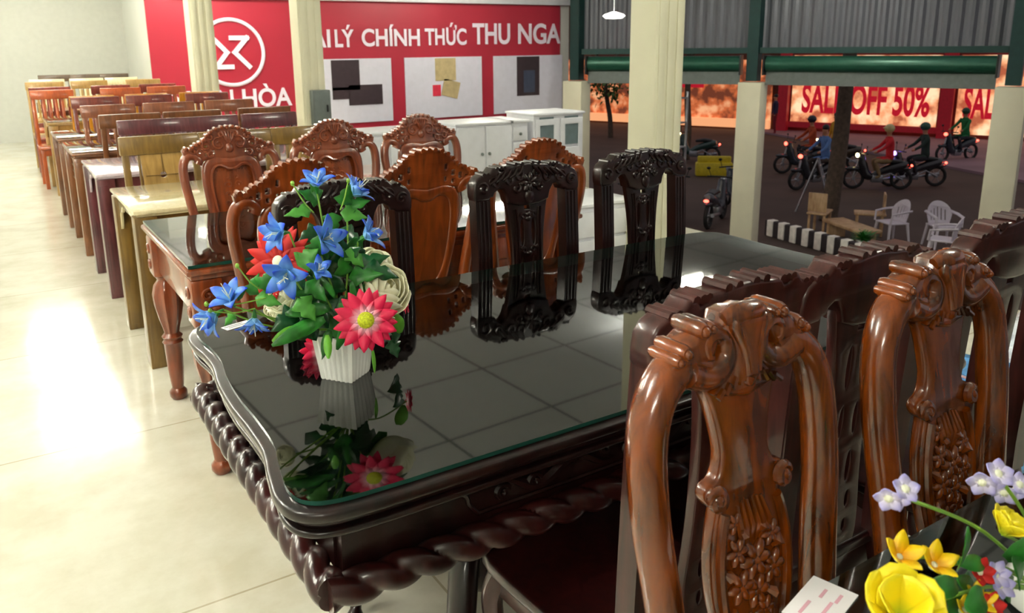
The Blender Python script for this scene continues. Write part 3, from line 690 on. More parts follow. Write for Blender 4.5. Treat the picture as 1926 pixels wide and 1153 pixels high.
for yy, s in ((ay0, -1), (ay1, 1)):
    c = MB()
    c.tube([(x, yy+s*.002, z) for x, z in cr([(-.62, .65), (-.64, .685), (-.6, .72), (0, .72), (.6, .72), (.64, .685), (.6, .65), (0, .65), (-.62, .65)], 6)], .0045, 6, cap=False)
    for k0 in (-.45, -.15, .15, .45):
        c.tube([(k0+x, yy+s*.004, .686+.018*math.sin(x*38)) for x in [-.14+.28*i/24 for i in range(25)]], taper(25, .011, .3), 6)
        for q in (-.12, -.05, .05, .12): c.tube([(k0+x, yy+s*.006, .0+z) for x, _, z in spiral(q, .686+(.012 if q > 0 else -.008), .017, 1.2)], taper(23, .007), 6)
    c.build('vine_carving', M_ROSE, t)
def rope(p0, p1, r=.03, pitch=.07):
    p0 = Vector(p0); p1 = Vector(p1); L = (p1-p0).length; d_ = (p1-p0)/L; A = Vector((0, 0, 1)); Bv = d_.cross(A)
    mb = MB(); n = int(L/.006); nk = 24; vs = []; fs = []
    for i in range(n+1):
        s_ = L*i/n
        for k in range(nk):
            th = 2*PI*k/nk; ph = (2*th - 2*PI*s_/pitch*1.0)
            rr = r*(.62+.42*abs(math.cos(ph/2))**.6)
            vs.append(p0+d_*s_+(A*math.cos(th)+Bv*math.sin(th))*rr)
    for i in range(n):
        for k in range(nk):
            k2 = (k+1) % nk; fs.append((i*nk+k, i*nk+k2, (i+1)*nk+k2, (i+1)*nk+k))
    fs.append(tuple(range(nk))); fs.append(tuple(n*nk+k for k in range(nk))); return mb.add(vs, fs)
zr = .612; e = .022
for p0, p1 in (((ax0-.03, ay0-e, zr), (ax1+.03, ay0-e, zr)), ((ax0-.03, ay1+e, zr), (ax1+.03, ay1+e, zr)), ((ax0-e, ay0-.02, zr), (ax0-e, ay1+.02, zr)), ((ax1+e, ay0-.02, zr), (ax1+e, ay1+.02, zr))):
    rope(p0, p1).build('rope_moulding', M_ROSE2, t)
MB().box((0, 0, .61), (1.6, .5, .03)).build('under_frame', M_ROSE, t)
for px_ in (-.36, .36):
    MB().lathe([(.075, .6), (.08, .58), (.06, .56), (.055, .5), (.056, .3), (.06, .22), (.075, .2), (.07, .17), (.05, .14), (.02, .12)], (px_, 0, 0), 24).build('pedestal', M_ROSE, t)
    for sx in (-1, 1):
        for sy in (-1, 1):
            dx, dy = (sx*.5, sy*.6)
            P = cr([(px_+dx*.03, dy*.03, .40), (px_+dx*.14, dy*.14, .43), (px_+dx*.28, dy*.28, .33), (px_+dx*.38, dy*.38, .17), (px_+dx*.48, dy*.48, .05), (px_+dx*.56, dy*.56, .026)], 5)
            q = MB().tube(P, [(.045-.018*i/len(P), .034-.01*i/len(P)) for i in range(len(P))], 12, sq=.8)
            q.ball((px_+dx*.56, dy*.56, .03), (.034, .034, .03)); q.build('leg', M_ROSE, t)

# ---- front table with glass top, holding the yellow flowers
t = thing('dining_table', 'dark brown glass-covered table in the bottom right corner carrying flowers and a white card', 'table', (1.6, .13, 0))
m = MB(); ol = [(-.86, -.40), (-.86, .36), (-.82, .42), (-.76, .435), (.86, .435), (.86, -.40)]
m.plate(ol, th=.028, bev=.009, plane='xy', z=.756); m.plate([(x*.97, y*.96) for x, y in ol], th=.02, bev=.006, plane='xy', z=.735); m.build('table_top', wood('front_table_brown', '#6a5347', '#84685a', .35, .4), t)
gm = MB(); n = len(ol); gl = [(x*.993, y*.985) for x, y in ol]
gm.add([(x, y, z) for z in (.772, .78) for x, y in gl], [tuple(range(n)), tuple(range(n, 2*n))]+[(i, (i+1) % n, n+(i+1) % n, n+i) for i in range(n)]); gm.mi = [0, 0]+[1]*n
gm.build('glass_top', [M_GLASS, M_GEDGE], t, smooth=False)
m = MB()
for s in (-1, 1): m.box((0, s*.34, .68), (1.5, .024, .09)); m.box((s*.76, 0, .68), (.024, .66, .09))
m.build('apron', M_ROSE, t)
for sx in (-1, 1):
    for sy in (-1, 1): MB().lathe([(.04, .64), (.045, .6), (.03, .57), (.045, .5), (.04, .4), (.026, .3), (.036, .28), (.03, .25), (.022, .05), (.032, .03), (.026, 0)], (sx*.76, sy*.34, 0), 16).build('leg', M_ROSE, t)
# cards on the tables
def card(name, label, p, w_, h_, z, rz, lines, mw):
    t = thing(name, label, 'card', (p[0], p[1], z), rz)
    MB().box((0, 0, .0012), (w_, h_, .0014)).build('paper', mw, t, smooth=False)
    q = MB()
    for i, (a, b, l) in enumerate(lines): q.box((a, b, .0022), (l, h_*.07, .0006))
    q.build('printing', plain('card_ink_'+name, '#dba5b8' if 'price' in name else '#51505c', .5), t, smooth=False)
M_CARD = plain('white_card', '#f2eef2', .5, noise=.01)
card('price_card', 'white card with faint pink printing lying on the front table', (.80, .535), .095, .058, .7805, .25, [(-.02, .012, .03), (.02, .005, .02), (-.01, -.01, .04), (.022, -.014, .02)], M_CARD)
card('label_strip', 'small white printed strip lying on the left end of the dark table near blue flowers', (.457, 1.955), .075, .03, .8005, .3, [(-.01, .005, .05), (.0, -.005, .055)], M_CARD)
card('paper_sheet', 'grey paper sheet hanging from the dark table edge seen between the brown chairs', (2.06, 1.115), .16, .1, .8006, .1, [(0, .01, .06)], M_CARD) if 0 else None

# ================================================================ FLOWERS
def leafmesh(mb, base, d, L, wd, up_=(0, 0, 1), droop=.25, kind='ivy', fold=.25, nseg=7):
    """a leaf from base along d"""
    d = Vector(d).normalized(); s = d.cross(Vector(up_))
    s = s.normalized() if s.length > 1e-3 else Vector((1, 0, 0)); n_ = s.cross(d).normalized()
    vs = []; fs = []
    if kind == 'ivy': nseg = 9
    for i in range(nseg+1):
        t_ = i/nseg
        if kind == 'ivy': wv = [.05, .55, 1.05, .9, .55, .72, .6, .32, .18, .0][i] if nseg == 9 else math.sin(PI*t_)
        elif kind == 'blade': wv = math.sin(PI*min(1, t_*.85+.1))**.8
        else: wv = math.sin(PI*t_**.8)**.9
        wv = max(.02, wv)*wd/2
        c = Vector(base)+d*L*t_-n_*droop*L*t_*t_
        for k in (-1, 0, 1): vs.append(c+s*wv*k+n_*abs(k)*wv*fold*(1 if i % 2 else .7))
    for i in range(nseg):
        for k in range(2): a = i*3+k; fs.append((a, a+1, a+4, a+3))
    return mb.add(vs, fs)
def petals(mb, c, axis, n, L, wd, cup, blunt=False, jitter=0, curl=0, a0=0, tips=None, rnd=random):
    axis = Vector(axis).normalized(); u = axis.orthogonal().normalized(); v = axis.cross(u)
    N = 7
    for k in range(n):
        a = a0+2*PI*k/n+rnd.uniform(-jitter, jitter); rd = u*math.cos(a)+v*math.sin(a); sd = axis.cross(rd)
        o = len(mb.v); vs = []
        for i in range(N+1):
            t_ = i/N; ww = wd/2*((.25+.75*min(1, t_*1.8))*math.sqrt(max(0, 1-max(0, (t_-.55)/.47)**2)) if blunt else (math.sin(PI*(t_**.75)*.93+.12)**.8)*(1 if t_ < .98 else .5))
            r_ = L*t_*math.cos(cup)+curl*L*t_*t_*.3; h_ = L*t_*math.sin(cup)-curl*L*t_**3*.6
            p = Vector(c)+rd*r_+axis*h_
            for q in (-1, 0, 1):
                vs.append(p+sd*q*max(ww, .0006)-axis*(.18*ww if q == 0 else 0)); tips.append(t_)
        fs = []
        for i in range(N):
            for q in range(2): b = i*3+q; fs.append((b, b+1, b+4, b+3))
        mb.add(vs, fs)
def build_petals(mb, tips, name, mat, parent):
    me = bpy.data.meshes.new(name); me.from_pydata(mb.v, [], mb.f); me.materials.append(mat)
    at = me.attributes.new('tip', 'FLOAT', 'POINT')
    for i, x in enumerate(tips): at.data[i].value = x
    me.polygons.foreach_set('use_smooth', [True]*len(me.polygons)); me.update()
    o = bpy.data.objects.new(name, me); C.objects.link(o); o.parent = parent
    md = o.modifiers.new('s', 'SOLIDIFY'); md.thickness = .0012; return o
P_BLUE = petal_mat('blue_petal', '#8fd2ff', '#0c44d8', .1, .95)
P_PINK = petal_mat('pink_petal', '#ffd6e8', '#e0134c', .12, .5)
P_RED = petal_mat('red_petal', '#a80d08', '#c8130a', 0, 1, .65)
P_CREAM = petal_mat('cream_petal', '#fbf0a0', '#fffce0', .1, .8)
P_YEL = petal_mat('yellow_petal', '#f59a08', '#fbd408', 0, .7)
P_LILAC = petal_mat('lilac_petal', '#f3ecff', '#a9a2e2', .1, .9)
P_YBIG = petal_mat('big_yellow_petal', '#b9cf2e', '#f8e41a', .05, .5)
M_LEAF = plain('leaf_green', '#2a7826', .4, noise=.45, scale=30); M_LEAFD = plain('leaf_dark_green', '#124d24', .3, noise=.35, scale=25, coat=.3)
M_LEAFL = plain('leaf_bright_green', '#6ab534', .4, noise=.3, scale=30); M_STEM = plain('stem_green', '#7fae3e', .5)
M_STAM = plain('stamen_white', '#eef0d8', .5); M_DISC = plain('flower_disc_yellow', '#c6cf1e', .6, noise=.3, scale=300)
M_POT = plain('white_ceramic', '#f2f2ee', .25, coat=.4, noise=.02)
CAM = Vector((0, 0, CH))
def away(c, mix, extra): # outward facing direction for a flower
    a = (Vector(c)-mix).normalized(); return (a+Vector(extra)).normalized()

bq = thing('flower_arrangement', 'bouquet of blue lilies, daisies and cream roses in white pot on dark table', 'flower arrangement', (0, 0, 0))
bx_, by_, bz_ = .563, 1.515, .8
pot = MB(); hw0, hw1, hh = .035, .044, .095; rz_ = .62
ring = []
for (hw, z) in ((hw0*.96, 0), (hw0, .004), (hw1, hh-.004), (hw1*1.0, hh), (hw1*.9, hh), (hw0*.9, .02)):
    q = []
    for sd in range(4):
        for k in range(24):
            u = -1+2*k/24; rib = 1+.10*(.5+.5*math.cos(u*PI*6))
            x, y = (hw*rib, hw*u); a = rz_+sd*PI/2
            q.append((x*math.cos(a)-y*math.sin(a), x*math.sin(a)+y*math.cos(a), z))
    ring.append(q)
vs = [p for q in ring for p in q]; n = 96
fs = [(i*n+k, i*n+(k+1) % n, (i+1)*n+(k+1) % n, (i+1)*n+k) for i in range(len(ring)-1) for k in range(n)]+[tuple(range(n)), tuple(range(5*n, 6*n))]
pot.add(vs, fs).map(lambda v: v+Vector((bx_, by_, bz_+.0005))).build('pot', M_POT, bq, ang=60)
MB().ball((bx_, by_, bz_+.085), (.042, .042, .02)).build('foam_filling', M_LEAFD, bq)
hub = Vector((bx_, by_, bz_+.1))
def P3(u, v, y):   # point of the plane y = const under the photo's pixel, used once to read off places
    d = fwd+(u-PX)/F*rt-(v-PY)/F*up; return CAM+d*(y/d.y)
def stem(parent, a, b, r=.0018, mid=None, name='stem', mat=None):
    a = Vector(a); b = Vector(b); m_ = mid if mid is not None else (a+b)/2+Vector((0, 0, .02))
    return MB().tube(cr([a, m_, b], 6), r, 6).build(name, mat or M_STEM, parent)
def lily(parent, c, axis, s=1.0, st=True):
    m = MB(); tp = []; ax = Vector(axis).normalized()
    petals(m, c, ax, 5, .054*s, .025*s, .95, curl=.55, jitter=.12, tips=tp); petals(m, c, ax, 3, .046*s, .02*s, 1.2, curl=.3, jitter=.2, a0=.5, tips=tp)
    o = build_petals(m, tp, 'blue_lily', P_BLUE, parent)
    q = MB(); rnd = random.Random(int(c[0]*1e4))
    for k in range(4): q.tube([c, Vector(c)+ax*.02*s+Vector((rnd.uniform(-.004, .004), 0, rnd.uniform(-.004, .004))), Vector(c)+ax*.036*s+Vector((rnd.uniform(-.012, .012), rnd.uniform(-.01, .01), rnd.uniform(-.012, .012)))], .0008, 5)
    q.build('stamens', M_STAM, o)
    g = MB().tube([Vector(c)-ax*.014, Vector(c)+ax*.004], [.002, .006], 6); g.build('flower_base', M_LEAF, o)
    if st: stem(parent, hub, Vector(c)-ax*.014, mid=(hub*.4+Vector(c)*.6)-Vector((0, 0, .012)))
lil = [((596, 352), 1.49, (-.1, -.5, .85), .9), ((660, 368), 1.5, (.6, -.4, .6), 1.0), ((533, 438), 1.47, (-.7, -.5, .1), 1.0), ((604, 452), 1.44, (.25, -.85, .2), 1.1), ((684, 448), 1.48, (.45, -.6, .35), 1.0), ((540, 512), 1.41, (-.3, -.9, -.05), 1.1), ((596, 512), 1.42, (.1, -.8, .4), .7), ((436, 568), 1.45, (-.3, -.5, .6), .95), ((408, 590), 1.46, (-.8, -.4, -.3), 1.0), ((478, 596), 1.44, (-.2, -.6, -.7), .85)]
for (uv, y, ax, s) in lil: lily(bq, P3(*uv, y), (ax[0], ax[1]*.6, ax[2]), s)
# daisies
def daisy(parent, c, axis, n, L, wd, mat, name, disc=M_DISC, rdisc=.016):
    m = MB(); tp = []; rnd = random.Random(5)
    petals(m, c, axis, n, L, wd, .12, jitter=.03, curl=.1, tips=tp, rnd=rnd); petals(m, Vector(c)-Vector(axis).normalized()*.003, axis, n, L*.96, wd, .0, a0=PI/n, jitter=.05, curl=.15, tips=tp, rnd=rnd)
    o = build_petals(m, tp, name, mat, parent); A = Vector(axis).normalized()
    R = A.to_track_quat('Z', 'Y').to_matrix(); MB().ball(Vector(c)+A*.003, (rdisc, rdisc, rdisc*.45), 16, 8, R=R).build('disc', disc, o)
    stem(parent, hub, Vector(c)-A*.006); return o
cpk = P3(688, 602, 1.37); daisy(bq, cpk, (CAM-cpk).normalized()+Vector((.05, .1, -.1)), 10, .06, .027, P_PINK, 'pink_daisy', rdisc=.016)
crd = P3(524, 492, 1.50); daisy(bq, crd, (-.7, -.5, .3), 10, .072, .026, P_RED, 'red_daisy', M_STAM, .012)
def rose(parent, c, r, axis, mat, name='cream_rose'):
    m = MB(); tp = []; rnd = random.Random(int(c[0]*1000)); A = Vector(axis).normalized(); Q = A.to_track_quat('Z', 'Y').to_matrix(); nu, nv = 8, 8
    for (n_, rr, top, sp) in ((5, 1.0, 1.25, .85), (5, .86, .95, .85), (4, .7, .72, 1.0), (4, .52, .5, 1.0), (3, .34, .35, 1.3)):
        a0 = rnd.random()*6
        for k in range(n_):
            vs = []; az = a0+2*PI*k/n_+rnd.uniform(-.15, .15); tl = top+rnd.uniform(-.12, .12); ro = rr*(1+.05*(k % 2))
            for j in range(nv+1):
                v = j/nv
                for i in range(nu+1):
                    u = -1+2*i/nu; edge = 1-.22*u*u
                    th = PI*.95-(PI*.95-tl)*v*edge; fl = 1+(.16*v**4 if rr > .5 else 0)+.03*math.sin(5*u+k)*v
                    ph = az+u*sp*(.35+.65*math.sin(PI*min(1, v*.55+.12)))
                    h_ = math.cos(th)*rr*(1.0 if rr > .9 else 1.05)+(1-rr)*.55
                    vs.append(Vector(c)+Q @ Vector((r*ro*fl*math.sin(th)*math.cos(ph), r*ro*fl*math.sin(th)*math.sin(ph), r*h_*fl*.9))); tp.append(v)
            m.add(vs, [(j*(nu+1)+i, j*(nu+1)+i+1, (j+1)*(nu+1)+i+1, (j+1)*(nu+1)+i) for j in range(nv) for i in range(nu)])
    o = build_petals(m, tp, name, mat, parent); stem(parent, hub, Vector(c)-A*r*.8); return o
rose(bq, P3(722, 545, 1.46), .05, (.2, -.75, .6), P_CREAM); rose(bq, P3(702, 500, 1.53), .038, (.1, -.5, .8), P_CREAM)
rose(bq, P3(530, 560, 1.49), .026, (-.7, -.5, .2), P_CREAM); rose(bq, P3(516, 585, 1.54), .02, (-.5, -.3, -.2), P_CREAM)
o = daisy(bq, P3(762, 568, 1.56), (.8, -.2, .1), 8, .026, .012, P_PINK, 'small_pink_daisy', M_STAM, .005)
o = daisy(bq, P3(600, 660, 1.66), (-.3, .9, -.1), 9, .05, .022, P_PINK, 'pink_daisy')
# leaves around
rnd = random.Random(11)
def leafset(specs, y0, mat, kind, nm='leaf'):
    for (u, v, du, dv, L, wd, dy) in specs:
        b = P3(u, v, y0+dy); e_ = P3(u+du, v+dv, y0+dy-.015); m = MB(); leafmesh(m, b, e_-b, L, wd, up_=Vector((rnd.uniform(-.3, .3), -.8, .5)), kind=kind, droop=rnd.uniform(.05, .25))
        o = m.build(nm, mat, bq); o.modifiers.new('s', 'SOLIDIFY').thickness = .0008
bright = [(600, 380, -45, -30, .05, .035, 0), (585, 395, -60, 10, .055, .03, 0), (640, 385, 20, -35, .045, .04, -.01), (640, 400, 45, 8, .055, .035, -.01), (650, 390, 30, -10, .05, .035, 0), (600, 375, -20, -40, .045, .03, .01), (625, 400, 0, 30, .045, .04, 0), (560, 500, 35, -30, .05, .045, -.06), (575, 530, 25, 20, .055, .04, -.07), (560, 560, 20, 25, .055, .045, -.07), (590, 480, 10, -30, .05, .04, -.05), (650, 470, 25, 20, .05, .04, -.03), (470, 555, 15, -40, .045, .03, -.02), (480, 560, 25, 5, .05, .035, -.03), (455, 560, -15, -25, .035, .028, -.02), (440, 590, -15, 20, .03, .02, -.02), (485, 540, 25, -20, .045, .035, -.03), (700, 580, 20, -40, .045, .03, .0)]
leafset(bright[::2], 1.50, M_LEAF, 'ivy', 'ivy_leaf'); leafset(bright[1::2], 1.50, plain('leaf_light_green', '#4f9a3a', .4, noise=.3, scale=30), 'ivy', 'ivy_leaf')
dark = [(640, 430, 30, 20, .06, .045, .03), (600, 430, -30, 20, .055, .04, .04), (650, 470, -30, 15, .07, .055, .05), (620, 480, 30, 30, .07, .055, .04), (670, 500, 45, -15, .07, .04, -.02), (660, 520, 45, 30, .07, .035, -.03), (640, 520, -30, 40, .07, .05, .0), (600, 560, -55, 30, .07, .055, -.05), (560, 590, -45, 30, .06, .055, -.05), (620, 590, -50, 20, .08, .05, -.06), (640, 560, 30, 50, .08, .05, -.04), (600, 620, -45, 10, .07, .04, -.06), (660, 600, 20, 50, .07, .05, -.05), (740, 610, 10, 45, .045, .035, .0), (735, 640, 10, 25, .04, .035, 0), (590, 590, 40, -40, .07, .05, .02), (650, 630, -30, -40, .07, .05, .03), (690, 560, -40, -40, .07, .05, .04), (560, 620, 40, -30, .06, .05, .03), (620, 540, -10, -50, .06, .05, .03), (680, 640, -50, 5, .06, .05, .01), (600, 640, 20, -40, .06, .04, .02), (745, 660, -20, -35, .04, .03, .02)]
leafset(dark, 1.50, M_LEAFD, 'ivy', 'dark_leaf')
rnd = random.Random(21)
for k in range(42):
    a = rnd.uniform(0, 2*PI); q = rnd.uniform(.2, 1); u, v = 632+62*q*math.cos(a), 545+75*q*math.sin(a)
    dark2 = [(u, v, 40*math.cos(a)+rnd.uniform(-15, 15), 30*math.sin(a)+rnd.uniform(-20, 25), rnd.uniform(.045, .075), rnd.uniform(.03, .05), rnd.uniform(-.045, .05))]
    leafset(dark2, 1.5, M_LEAFD if k % 3 else M_LEAF, 'ivy' if k % 2 else 'blade', 'foliage_leaf')
blades = [(620, 580, -70, 5, .085, .028, -.07), (610, 600, -75, 35, .1, .03, -.08), (590, 610, -60, 30, .085, .024, -.09), (640, 570, 10, 60, .06, .02, -.08), (650, 600, -10, 50, .06, .022, -.08), (630, 560, -30, -50, .06, .016, -.05), (660, 530, 10, 60, .07, .018, -.07), (600, 555, -50, -5, .06, .016, -.06), (620, 620, -10, 40, .05, .02, -.08)]
leafset(blades, 1.5, M_LEAF, 'blade', 'blade_leaf')
leafset([(560, 615, -45, 25, .055, .02, -.07), (615, 630, 2, 30, .045, .016, -.1), (700, 655, 6, 40, .05, .008, -.06), (740, 590, 20, 50, .045, .03, -.02)], 1.5, M_LEAFL, 'blade', 'bright_leaf')
for (a, b) in (((500, 560), (388, 572)), ((490, 545), (446, 500)), ((590, 400), (550, 345)), ((640, 395), (655, 340)), ((480, 580), (395, 585))):
    stem(bq, P3(*a, 1.45), P3(*b, 1.45), .0014, mid=(P3(*a, 1.45)+P3(*b, 1.45))/2+Vector((0, 0, -.006)), name='tendril'); MB().ball(P3(*b, 1.45), (.004, .004, .005)).build('bud', M_STEM, bq)

# ---- second bouquet on the front table
fb = thing('flower_arrangement', 'bouquet of yellow blossoms and lilac flowers in the bottom right corner', 'flower arrangement', (0, 0, 0))
vx, vy = 1.03, .38; hub = Vector((vx, vy, .80))
MB().lathe([(.035, 0), (.045, .005), (.05, .03), (.04, .055), (.03, .06), (.026, .055)], (vx, vy, .7805), 24).build('pot', M_POT, fb)
def blossom(c, ax, n_, L, wd, mat, name, cup=.5, disc=None):
    m = MB(); tp = []; petals(m, c, ax, n_, L, wd, cup, jitter=.1, tips=tp, rnd=random.Random(int(c[0]*1e4))); o = build_petals(m, tp, name, mat, fb)
    MB().ball(c, .005, 8, 6).build('disc', disc or M_STAM, o); return o
for (u, v, y, s) in ((1700, 935, .42, 1), (1875, 905, .40, 1.1), (1915, 925, .41, 1)):
    for k in range(3):
        c = P3(u, v, y)+Vector((.008*math.sin(k*2.1), .006*k, .009*math.cos(k*2.1))); blossom(c, (math.sin(k*2.2)-.3, -.7, math.cos(k*2.2)*.8), 5, .016*s, .015*s, P_LILAC, 'lilac_flower', .3)
stem(fb, hub, P3(1712, 940, .42), .0022, mid=P3(1850, 1000, .40)); stem(fb, hub, P3(1890, 912, .40), .0022)
for (u, v, y, s) in ((1690, 1035, .42, 1), (1755, 1050, .40, .95), (1835, 1118, .37, .8), (1812, 1135, .37, .6)):
    c = P3(u, v+14, y); blossom(c, (-.1, -.45, .75), 5, .03*s, .018*s, P_YEL, 'yellow_blossom', .7, M_STAM); stem(fb, hub, c, .0018)
for (u, v, y, s, ax) in ((1885, 985, .39, .034, (.3, -.3, .8)), (1690, 1140, .36, .05, (-.3, -.3, .8))):
    m = MB(); tp = []; c = P3(u, v+20, y); petals(m, c, ax, 6, s, s*.9, .8, blunt=True, jitter=.1, tips=tp); petals(m, c, ax, 5, s*.9, s*.8, 1.05, blunt=True, a0=.6, tips=tp); build_petals(m, tp, 'big_yellow_flower', P_YBIG, fb); stem(fb, hub, c)
for (u, v, y, mt_, nm) in ((1840, 1075, .38, P_RED, 'red_flower'), (1870, 1080, .375, P_LILAC, 'lilac_flower'), (1878, 1100, .37, P_LILAC, 'lilac_flower'), (1860, 1140, .36, P_RED, 'red_flower')):
    c = P3(u, v, y); blossom(c, (-.2, -.7, .5), 6, .018, .014, mt_, nm, .5)
bq_keep = bq; bq = fb
leafset([(1830, 1110, -45, -40, .06, .02, 0), (1850, 1060, -60, -5, .06, .018, 0), (1800, 1100, -60, 10, .07, .022, -.01), (1900, 1120, -20, -60, .06, .03, 0), (1915, 1100, 10, -50, .06, .03, -.01), (1780, 1130, -90, -15, .09, .03, .0), (1760, 1145, -60, 10, .06, .03, -.01), (1850, 1120, -30, 30, .05, .03, -.02), (1890, 1050, 40, -20, .06, .03, .0), (1800, 1070, 30, -60, .06, .018, .0), (1820, 1150, -50, 0, .07, .04, 0)], .38, M_LEAF, 'blade')
leafset([(1840, 1100, -60, 20, .09, .04, .02), (1860, 1140, -50, -30, .08, .04, .03), (1800, 1140, -70, -5, .09, .04, .03), (1900, 1140, -40, -40, .08, .04, .03), (1760, 1120, -60, 20, .07, .035, .03), (1700, 1110, 30, 30, .06, .03, .02)], .40, M_LEAFD, 'ivy', 'dark_leaf')
bq = bq_keep
# ================================================================ WHITE CABINETS
def cabinet(name, label, x, y, w_, d, h, kind, rz=0, group=None, cat='cabinet'):
    t = thing(name, label, cat, (x, y, 0), rz, group)
    m = MB(); m.box((0, 0, h/2), (w_, d, h-.02), bev=.006); m.box((0, -.005, h-.012), (w_+.03, d+.03, .024), bev=.006); m.box((0, 0, .02), (w_-.04, d-.04, .04)); m.build('body', M_WHITEP, t)
    f = -d/2-.008
    if kind == 'drawers':
        for k in range(4):
            z = .1+(h-.16)*(k+.5)/4; o = MB().box((0, f, z), (w_-.04, .018, (h-.16)/4-.012), bev=.004).build('drawer', M_WHITEP, t)
            MB().ball((0, f-.018, z), .016).build('knob', M_GREYM, o)
    elif kind == 'doors':
        for s in (-1, 1):
            o = MB().box((s*w_/4, f, h/2+.02), (w_/2-.02, .018, h-.12), bev=.004).build('door', M_WHITEP, t)
            MB().ball((s*.04, f-.018, h*.6), .016).build('knob', M_GREYM, o)
    else:
        for s in (-1, 1):
            o = MB().plate([(s*w_/4-w_/4+.015, .1), (s*w_/4+w_/4-.015, .1), (s*w_/4+w_/4-.015, h-.06), (s*w_/4-w_/4+.015, h-.06)], [[(s*w_/4-w_/4+.07, h*.55), (s*w_/4+w_/4-.07, h*.55), (s*w_/4+w_/4-.07, h-.12), (s*w_/4-w_/4+.07, h-.12)]], .02, .003, y=f).build('door', M_WHITEP, t)
            MB().box((s*w_/4, f+.001, h*.77), (w_/2-.14, .006, h*.36)).build('pane', M_PANE, o, smooth=False)
            MB().ball((s*.04, f-.02, h*.5), .014).build('knob', M_GREYM, o)
    return t
M_PANE = plain('dim_cabinet_pane', '#6f7f83', .1, coat=.6)
gc = 'white cabinets below the red banner'
cabinet('sideboard', 'long low white cabinet with dark top line behind the brown carved chairs', 3.0, 6.9, 1.2, .5, .73, 'doors', 0, gc)
cabinet('cabinet', 'white two-door cabinet right of the long low one', 4.02, 6.95, .62, .5, .75, 'doors', 0, gc)
cabinet('chest_of_drawers', 'narrow white chest of drawers with four round knobs', 4.42, 6.95, .2, .5, .75, 'drawers', 0, gc, 'drawers')
cabinet('cabinet', 'white cabinet with two grey glass panes, left of the facade', 4.9, 6.95, .62, .5, .80, 'glass', 0, gc)
t = cabinet('bedside_cabinet', 'small white drawer cabinet on the floor beside the orange carved table', 3.32, 4.35, .62, .45, .45, 'none', 0); 
for o in list(t.children):
    if o.name.startswith('door'):
        for q in list(o.children): bpy.data.objects.remove(q)
        bpy.data.objects.remove(o)
for k in range(2): MB().box((0, -.234, .12+.19*k), (.58, .018, .17), bev=.004).build('drawer', M_WHITEP, t)
# red-edged sill strip of the sideboard
# ================================================================ BEHIND THE DARK TABLE, RIGHT
def bundle(name, label, x, y, z, s, mat, rz=0, cat='bundle'):
    rnd = random.Random(int(x*100)); bm = bmesh.new(); bmesh.ops.create_icosphere(bm, subdivisions=4, radius=1)
    from mathutils import noise
    for v in bm.verts:
        n_ = noise.noise(v.co*2.2+Vector((x, y, 0)))*.22+noise.noise(v.co*6)*.07
        sq = max(abs(v.co.x), abs(v.co.y), abs(v.co.z)); v.co = v.co*(1+n_)*(.6+.4/sq)
        v.co = Vector((v.co.x*s[0], v.co.y*s[1], v.co.z*s[2]))
    me = bpy.data.meshes.new(name); bm.to_mesh(me); bm.free(); me.materials.append(mat)
    me.polygons.foreach_set('use_smooth', [False]*len(me.polygons))
    o = bpy.data.objects.new(name, me); C.objects.link(o); o.location = (x, y, z); o.rotation_euler = (0, 0, rz); return tag(o, label, cat)
M_BLUEP = plain('blue_plastic_wrap', '#5f9fd8', .12, coat=1, noise=.3, scale=9); M_WHP = plain('white_plastic_wrap', '#dfe6ef', .15, coat=1, noise=.1)
M_NAVY = plain('navy_fabric', '#232a40', .6); 
bundle('wrapped_bundle', 'pile of blue and white shiny plastic wrapping seen through the rightmost chairs', 2.75, 1.45, .17, (.38, .34, .15), M_BLUEP)
bundle('white_bag', 'white plastic bag behind the rightmost dark chair', 3.55, 1.35, .22, (.34, .26, .2), M_WHP, cat='bag')
bundle('navy_bag', 'dark navy bag lying on the floor beyond the second brown chair', 2.65, 2.2, .11, (.16, .13, .095), M_NAVY, cat='bag')
